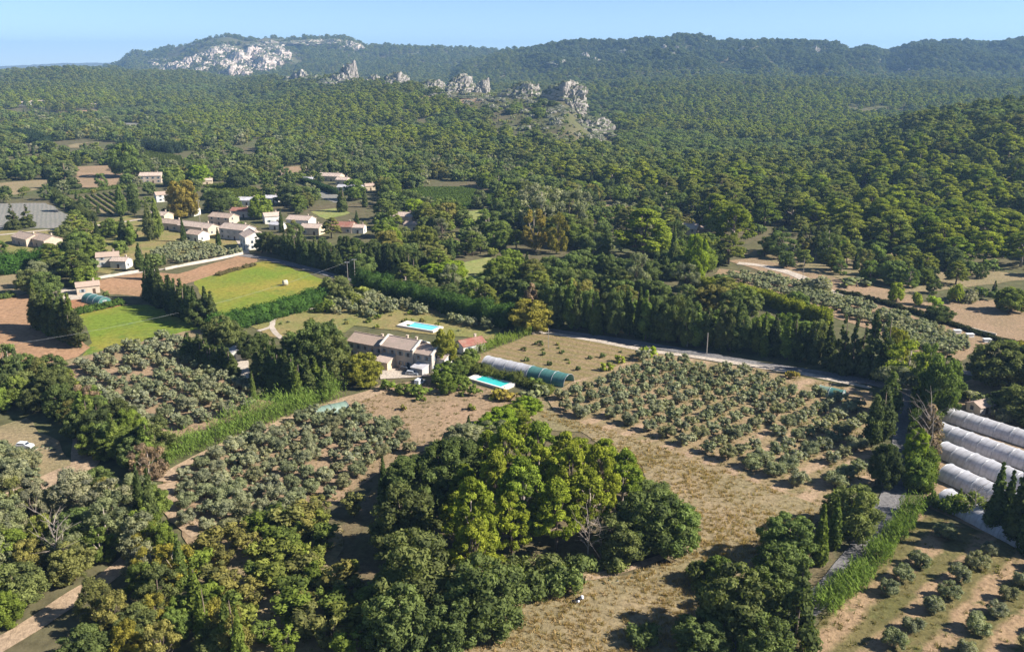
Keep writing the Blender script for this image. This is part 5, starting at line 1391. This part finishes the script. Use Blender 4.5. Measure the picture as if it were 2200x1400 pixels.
for i, (px_, top, w_, hp) in enumerate(sorted([(1195,128,40,8),(1252,112,30,20),(1270,122,40,14),(1340,104,26,12),(1424,96,18,14),(1452,98,14,14),(1442,112,16,8),(1510,126,16,7),(1542,142,14,9),(1594,100,26,14),(1656,146,12,10),(1670,142,8,12),(1745,97,28,14),(1930,130,10,6),(1950,148,14,10)])):
    p = hit(px_, top + hp, 1500.0); zt = zray(p[1], top); o = link('rock_outcrop', RK[i % 5]); w = w_ / FPX * p[1] / 2; h = max(zt - p[2], 5)
    o.location = (p[0], p[1], p[2] - .15 * h); o.scale = (w / 1.1, w * .8, h * 1.15 / 1.25)
    tag(o, f'pale outcrop on the right-hand hills, {ordn(i + 1)} from the left', 'rock outcrop', G3)

rs_ = np.random.default_rng(8); rk_ = []
for _ in range(260):
    px_ = rs_.uniform(600, 1320); Y_ = np.interp(px_, [600, 745, 850, 1000, 1125, 1220, 1330], [2350, 2000, 1750, 1520, 1360, 1230, 1080]) * (1 - abs(rs_.normal(scale=.09)))
    x_ = (px_ - 1100) / FPX * Y_ * cp; s_ = rs_.uniform(1.0, 4.2); rk_.append((x_, Y_, float(hz(x_, Y_)), s_, s_ * rs_.uniform(1.2, 2.2), rs_.random()))
scatter_obj('rock_rubble', rk_, [bpy.data.objects.new('stone', m_) for m_ in RK], 'loose limestone blocks strewn along the rocky ridge')

# ------------------------------------------------------------------ vehicles and small things
M['car_white'] = plain_mat('white_car_paint', (.75, .76, .78), .25, .03, 1.0, .5)
M['car_silver'] = plain_mat('silver_car_paint', (.45, .47, .50), .3, .03, 1.0, .5)
M['car_dark'] = plain_mat('dark_car_paint', (.05, .06, .08), .25, .03, 1.0, .5)
M['tyre'] = plain_mat('tyre_rubber', (.02, .02, .02), .9)
M['lamp'] = plain_mat('lamp_plastic', (.55, .1, .06), .3)
def prism(prof, y0, y1):
    n = len(prof); b = MB()
    b.add([(x, y0, z) for x, z in prof] + [(x, y1, z) for x, z in prof], [tuple(range(n)), tuple(range(2 * n - 1, n - 1, -1))] + [(i, i + n, (i + 1) % n + n, (i + 1) % n) for i in range(n)])
    return b
_wb = MB().tube([(0, -.11, 0), (0, .11, 0)], .32, 14).mesh('tyre', M['tyre'])
_rb = MB().tube([(0, -.125, 0), (0, .125, 0)], .19, 10).mesh('rim', M['iron'])
def car(px, py, ang, paint, label, van=False):
    o = empty('van' if van else 'parked_car', g(px, py) + np.array([0, 0, .12]), math.radians(ang)); tag(o, label, 'van' if van else 'car', 'cars parked around the farmhouse')
    L = 4.9 if van else 4.2; hh = 1.95 if van else .88
    body = prism([(-L/2,.28),(L/2,.28),(L/2+.02,.62),(L/2-.15,.86),(L*.24,1.0),(-L/2+.1,1.0),(-L/2,.7)], -.86, .86); body.build('body', M[paint], o)
    top = 2.0 if van else 1.46
    rear = -L/2 + (.1 if van else .25)
    cab = prism([(L*.22,1.003),(L*.08,top),(rear+.2,top),(rear,1.003)], -.76, .76); cab.build('cabin', M[paint], o)
    for y in (-.775, .775):
        prism([(L*.17,1.06),(L*.07,top-.12),(-L*.05 if van else rear+.35,top-.12),(-L*.05 if van else rear+.3,1.06)], y-.01, y+.01).build('side_window', M['glass'], o)
    MB().add([(L*.225,-.68,1.05),(L*.225,.68,1.05),(L*.1,.64,top-.07),(L*.1,-.64,top-.07)], [(0,1,2,3)]).build('windscreen', M['glass'], o).location = (.03, 0, .02)
    for y in (-.62, .62):
        MB().box(L/2-.04, L/2+.03, y-.16, y+.16, .62, .76).build('headlight', M['iron'], o); MB().box(-L/2-.02, -L/2+.05, y-.14, y+.14, .66, .84).build('tail_light', M['lamp'], o)
    for x in (-L*.31, L*.31):
        for y in (-.78, .78):
            w = link('wheel', _wb, o); w.location = (x, y, .32); link('rim', _rb, w)
car(886,806,-14,'car_silver','silver car parked in front of the farmhouse lean-to')
car(872,797,-16,'car_dark','dark car in the shade of the farmhouse wall')
car(902,826,70,'car_white','white van between the bushes below the courtyard',True)
car(54,962,-8,'car_white','white car in the left-hand clearing')
car(500,752,-55,'car_white','white van under the trees left of the farmhouse',True)
car(1000,742,30,'car_white','white car beside the red-roofed outbuilding')
M['pole_wood'] = plain_mat('grey_pole_wood', (.30, .26, .22), .9)
M['insul'] = plain_mat('white_insulator', (.7, .7, .68), .3)
POLE = {}
def pole(px, base, top, label, arm=True, th=.14):
    p = g(px, base); h = zray(p[1], top)
    o = empty('utility_pole', p); tag(o, label, 'utility pole', 'utility poles')
    MB().tube([(0, 0, -.5), (0, 0, h)], [th * 1.2, th], 8).build('shaft', M['pole_wood'], o)
    if arm:
        MB().box(-1.0, 1.0, -.08, .08, h - .5, h - .34).build('crossarm', M['iron'], o)
        for x in (-.85, 0, .85): MB().tube([(x, 0, h - .36), (x, 0, h - .08)], .09, 6).build('insulator', M['insul'], o)
    return p + np.array([0, 0, h - .2])
P1 = pole(763, 604, 556, 'pole at the road corner beside the meadow tree')
P2 = pole(748, 610, 562, 'pole just left of the road corner pole', th=.12)
P3 = pole(1856, 806, 768, 'pole on the road in front of the dark conifers')
P4 = pole(1518, 762, 715, 'grey pole on the roadside below the tree row', False)
P5 = pole(1724, 606, 555, 'thin pole rising above the white track', False, .1)
P6 = pole(1178, 748, 705, 'thin pole near the bend of the gravel track', False, .1)
P7 = pole(430, 478, 430, 'pole among the village houses')
P8 = pole(20, 790, 740, 'pole in the bare field at far left')
M['wire'] = plain_mat('aluminium_wire', (.22, .22, .22), .6, .05, 1, .2, .2)
def wire(a, b, label, sag=1.6):
    w = MB()
    for s_ in (-.4, .4):
        pts = []
        for i in range(15):
            t = i / 14; p = a + (b - a) * t; pts.append((p[0], p[1] + s_, p[2] - sag * 4 * t * (1 - t)))
        w.tube(pts, .014, 4)
    tag(w.build('power_line', M['wire']), label, 'power line', 'power lines')
wire(P1, P7, 'wires from the road corner to the village')
PA = g(70, 770) + np.array([0, 0, 9.0]); PB = g(440, 668) + np.array([0, 0, 9.0])
wire(P8, P1, 'wires crossing the pasture in front of the cypress row', 4.0)
# field walls
def wall(pts, h, t, label):
    b = MB(); P = [g(*p) for p in pts]
    for a, c in zip(P[:-1], P[1:]):
        d = (c - a)[:2]; L = np.linalg.norm(d); d /= L; e = np.array([-d[1], d[0]]) * t / 2; n = max(1, int(L / 3))
        for i in range(n):
            u, v = a[:2] + d * L * i / n, a[:2] + d * (L * (i + 1) / n - .02); hh = h * (1 + .08 * math.sin(i * 2.3))
            q = [u - e, v - e, v + e, u + e]
            b.add([(*x, -.2) for x in q] + [(*x, hh) for x in q], [(0,3,2,1),(4,5,6,7),(0,1,5,4),(1,2,6,5),(2,3,7,6),(3,0,4,7)])
    tag(b.build('field_wall', WALL['stone']), label, 'wall', 'walls around the fields')
wall([(208,600),(255,592),(300,584)], 1.2, .5, 'pale wall above the ploughed field, left of the cypress row')
wall([(355,580),(420,567),(470,558),(522,546)], 1.2, .5, 'pale wall above the ploughed field, right of the cypress row')
wall([(2085,707),(2110,714),(2140,721)], .8, .5, 'low wall beside the upper orchard end')
M['white_box'] = plain_mat('white_painted_wood', (.75, .74, .70), .7)
hv_ = MB().box(-.7, .7, -.5, .5, .1, 1.0).box(-.8, .8, -.6, .6, 1.0, 1.12).mesh('bee_hive', M['white_box'])
for i, (px_, py_) in enumerate([(2056,716),(2083,724),(2120,735)]):
    o = link('storage_box', hv_); o.location = g(px_, py_); o.scale = (1.7, 1.5, 1.2); tag(o, ('left','middle','right')[i] + ' of three white boxes at the edge of the upper orchard', 'box', 'white boxes at the upper orchard')
# pale round bale in the meadow
bale = MB().tube([(-.75, 0, 1.0), (-.7, 0, 1.0), (.7, 0, 1.0), (.75, 0, 1.0)], [.95, 1.05, 1.05, .95], 22)
M['straw'] = plain_mat('pale_straw', (.50, .45, .33), .95, .2, 5.0)
o = bale.build('hay_bale', M['straw'], None, True); o.location = g(613, 613); o.rotation_euler = (0, 0, .6); o.scale = (1.3, 1.2, 1.2)
tag(o, 'single pale round bale in the middle of the bright meadow', 'hay bale')
# black and white bundle on the dry grass
M['tarp'] = plain_mat('black_tarpaulin', (.015, .015, .018), .5); M['sheet'] = plain_mat('white_sheeting', (.75, .75, .8), .6)
b0 = empty('tarpaulin_bundle', g(1243, 1292), .4); tag(b0, 'black tarpaulin bundle with white sheeting on the dry grass', 'bundle')
def lump(name, c, r, mat, seed):
    r_ = np.random.default_rng(seed); v, f = ICO2; V = v * np.array(r) * (1 + r_.uniform(-.2, .2, (len(v), 1))) + np.array(c); V[:, 2] = np.maximum(V[:, 2], 0.05)
    link(name, mesh_np(name, V, [f], [M[mat]]), b0)
lump('tarpaulin', (-.8, 0, .25), (.75, .5, .35), 'tarp', 1); lump('tarpaulin', (.35, .25, .35), (.65, .35, .4), 'tarp', 2); lump('sheeting', (.85, .35, .5), (.38, .35, .42), 'sheet', 3); lump('sheeting', (-.2, -.1, .2), (.35, .28, .25), 'sheet', 4)
# stone heap and debris near the left clearing and the pine path
def stones(px, py, n, label, r0=.5, spread=3.0, seed=1):
    r_ = np.random.default_rng(seed); o = empty('stone_heap', g(px, py)); tag(o, label, 'stone heap')
    v, f = ICO1
    for i in range(n):
        V = v * r0 * r_.uniform(.4, 1.1, 3) * (1 + r_.uniform(-.2, .2, (len(v), 1))); s_ = link('stone', mesh_np('stone', V, [f], [M['rock']]), o); s_.location = (r_.normal() * spread, r_.normal() * spread * .5, .1)
stones(1330, 1240, 16, 'pale stones along the path before the pines', .35, 3.0, 2)
stones(70, 968, 18, 'pale rubble beside the white car at the left edge', .7, 2.5, 3)
stones(1470, 1190, 14, 'pale stones at the end of the pine path', .4, 2.0, 4)
# mast on the far massif
p = hit(690, 82, 3000.0); p = np.array([(690 - 1100) / FPX * 4900 * cp, 4900.0, float(hz((690 - 1100) / FPX * 4900 * cp, 4900.0))])
o = empty('radio_mast', p); tag(o, 'thin mast on the flat top of the far massif', 'mast')
MB().tube([(0, 0, -2), (0, 0, 26)], [2.2, 1.2], 6).build('shaft', M['iron'], o); MB().tube([(0, 0, 21), (0, 0, 25)], 3.2, 8).build('platform', M['iron'], o)
# bare standing trees in front of the pines
def bare_tree(px, base, top, seed, label):
    r_ = np.random.default_rng(seed); p = g(px, base); h = zray(p[1], top); o = empty('dead_tree', p); tag(o, label, 'dead tree', 'bare grey trees')
    t = MB(); t.tube([(0, 0, -.3), (r_.normal() * .3, r_.normal() * .3, h * .5), (r_.normal() * .6, r_.normal() * .6, h)], [.16, .11, .03], 6); t.build('trunk', M['pale_bark'], o)
    b = MB()
    for i in range(16):
        z = h * r_.uniform(.3, .95); a = r_.uniform(0, 6.28); ln = h * r_.uniform(.15, .4); e = np.array([math.cos(a) * ln, math.sin(a) * ln, z + ln * .8])
        b.tube([(0, 0, z), e * np.array([.5, .5, 1]) - np.array([0, 0, ln * .3]), e], [.06, .045, .015], 4)
        for _ in range(3):
            q = e + r_.normal(scale=ln * .35, size=3); b.tube([e * .7 + np.array([0, 0, z * .3]), q], [.03, .01], 3)
    b.build('branches', M['pale_bark'], o)
bare_tree(1262, 1210, 1120, 1, 'leaning bare grey tree right of the pine trunks')
bare_tree(1290, 1200, 1125, 2, 'second bare grey tree right of the pine trunks')
bare_tree(1985, 1000, 870, 3, 'bare tree behind the leafless brown one on the lane')
bare_tree(130, 1230, 1120, 4, 'bare pale tree within the silvery thicket')
bare_tree(2090, 1115, 1045, 5, 'thin bare tree before the lowest white tunnel')

# ------------------------------------------------------------------ air
hb = MB().box(-15500, 15500, -1200, 15990, -2.0, 420.0)
hm, n_, l_, o_ = newmat('air')
pv = n_.new('ShaderNodeVolumePrincipled')
pv.inputs['Color'].default_value = (.38, .64, 1.0, 1); pv.inputs['Density'].default_value = 8.5e-5; pv.inputs['Anisotropy'].default_value = 0.1
l_.new(pv.outputs[0], o_.inputs['Volume'])
hz_o = hb.build('haze', hm); hz_o['kind'] = 'stuff'
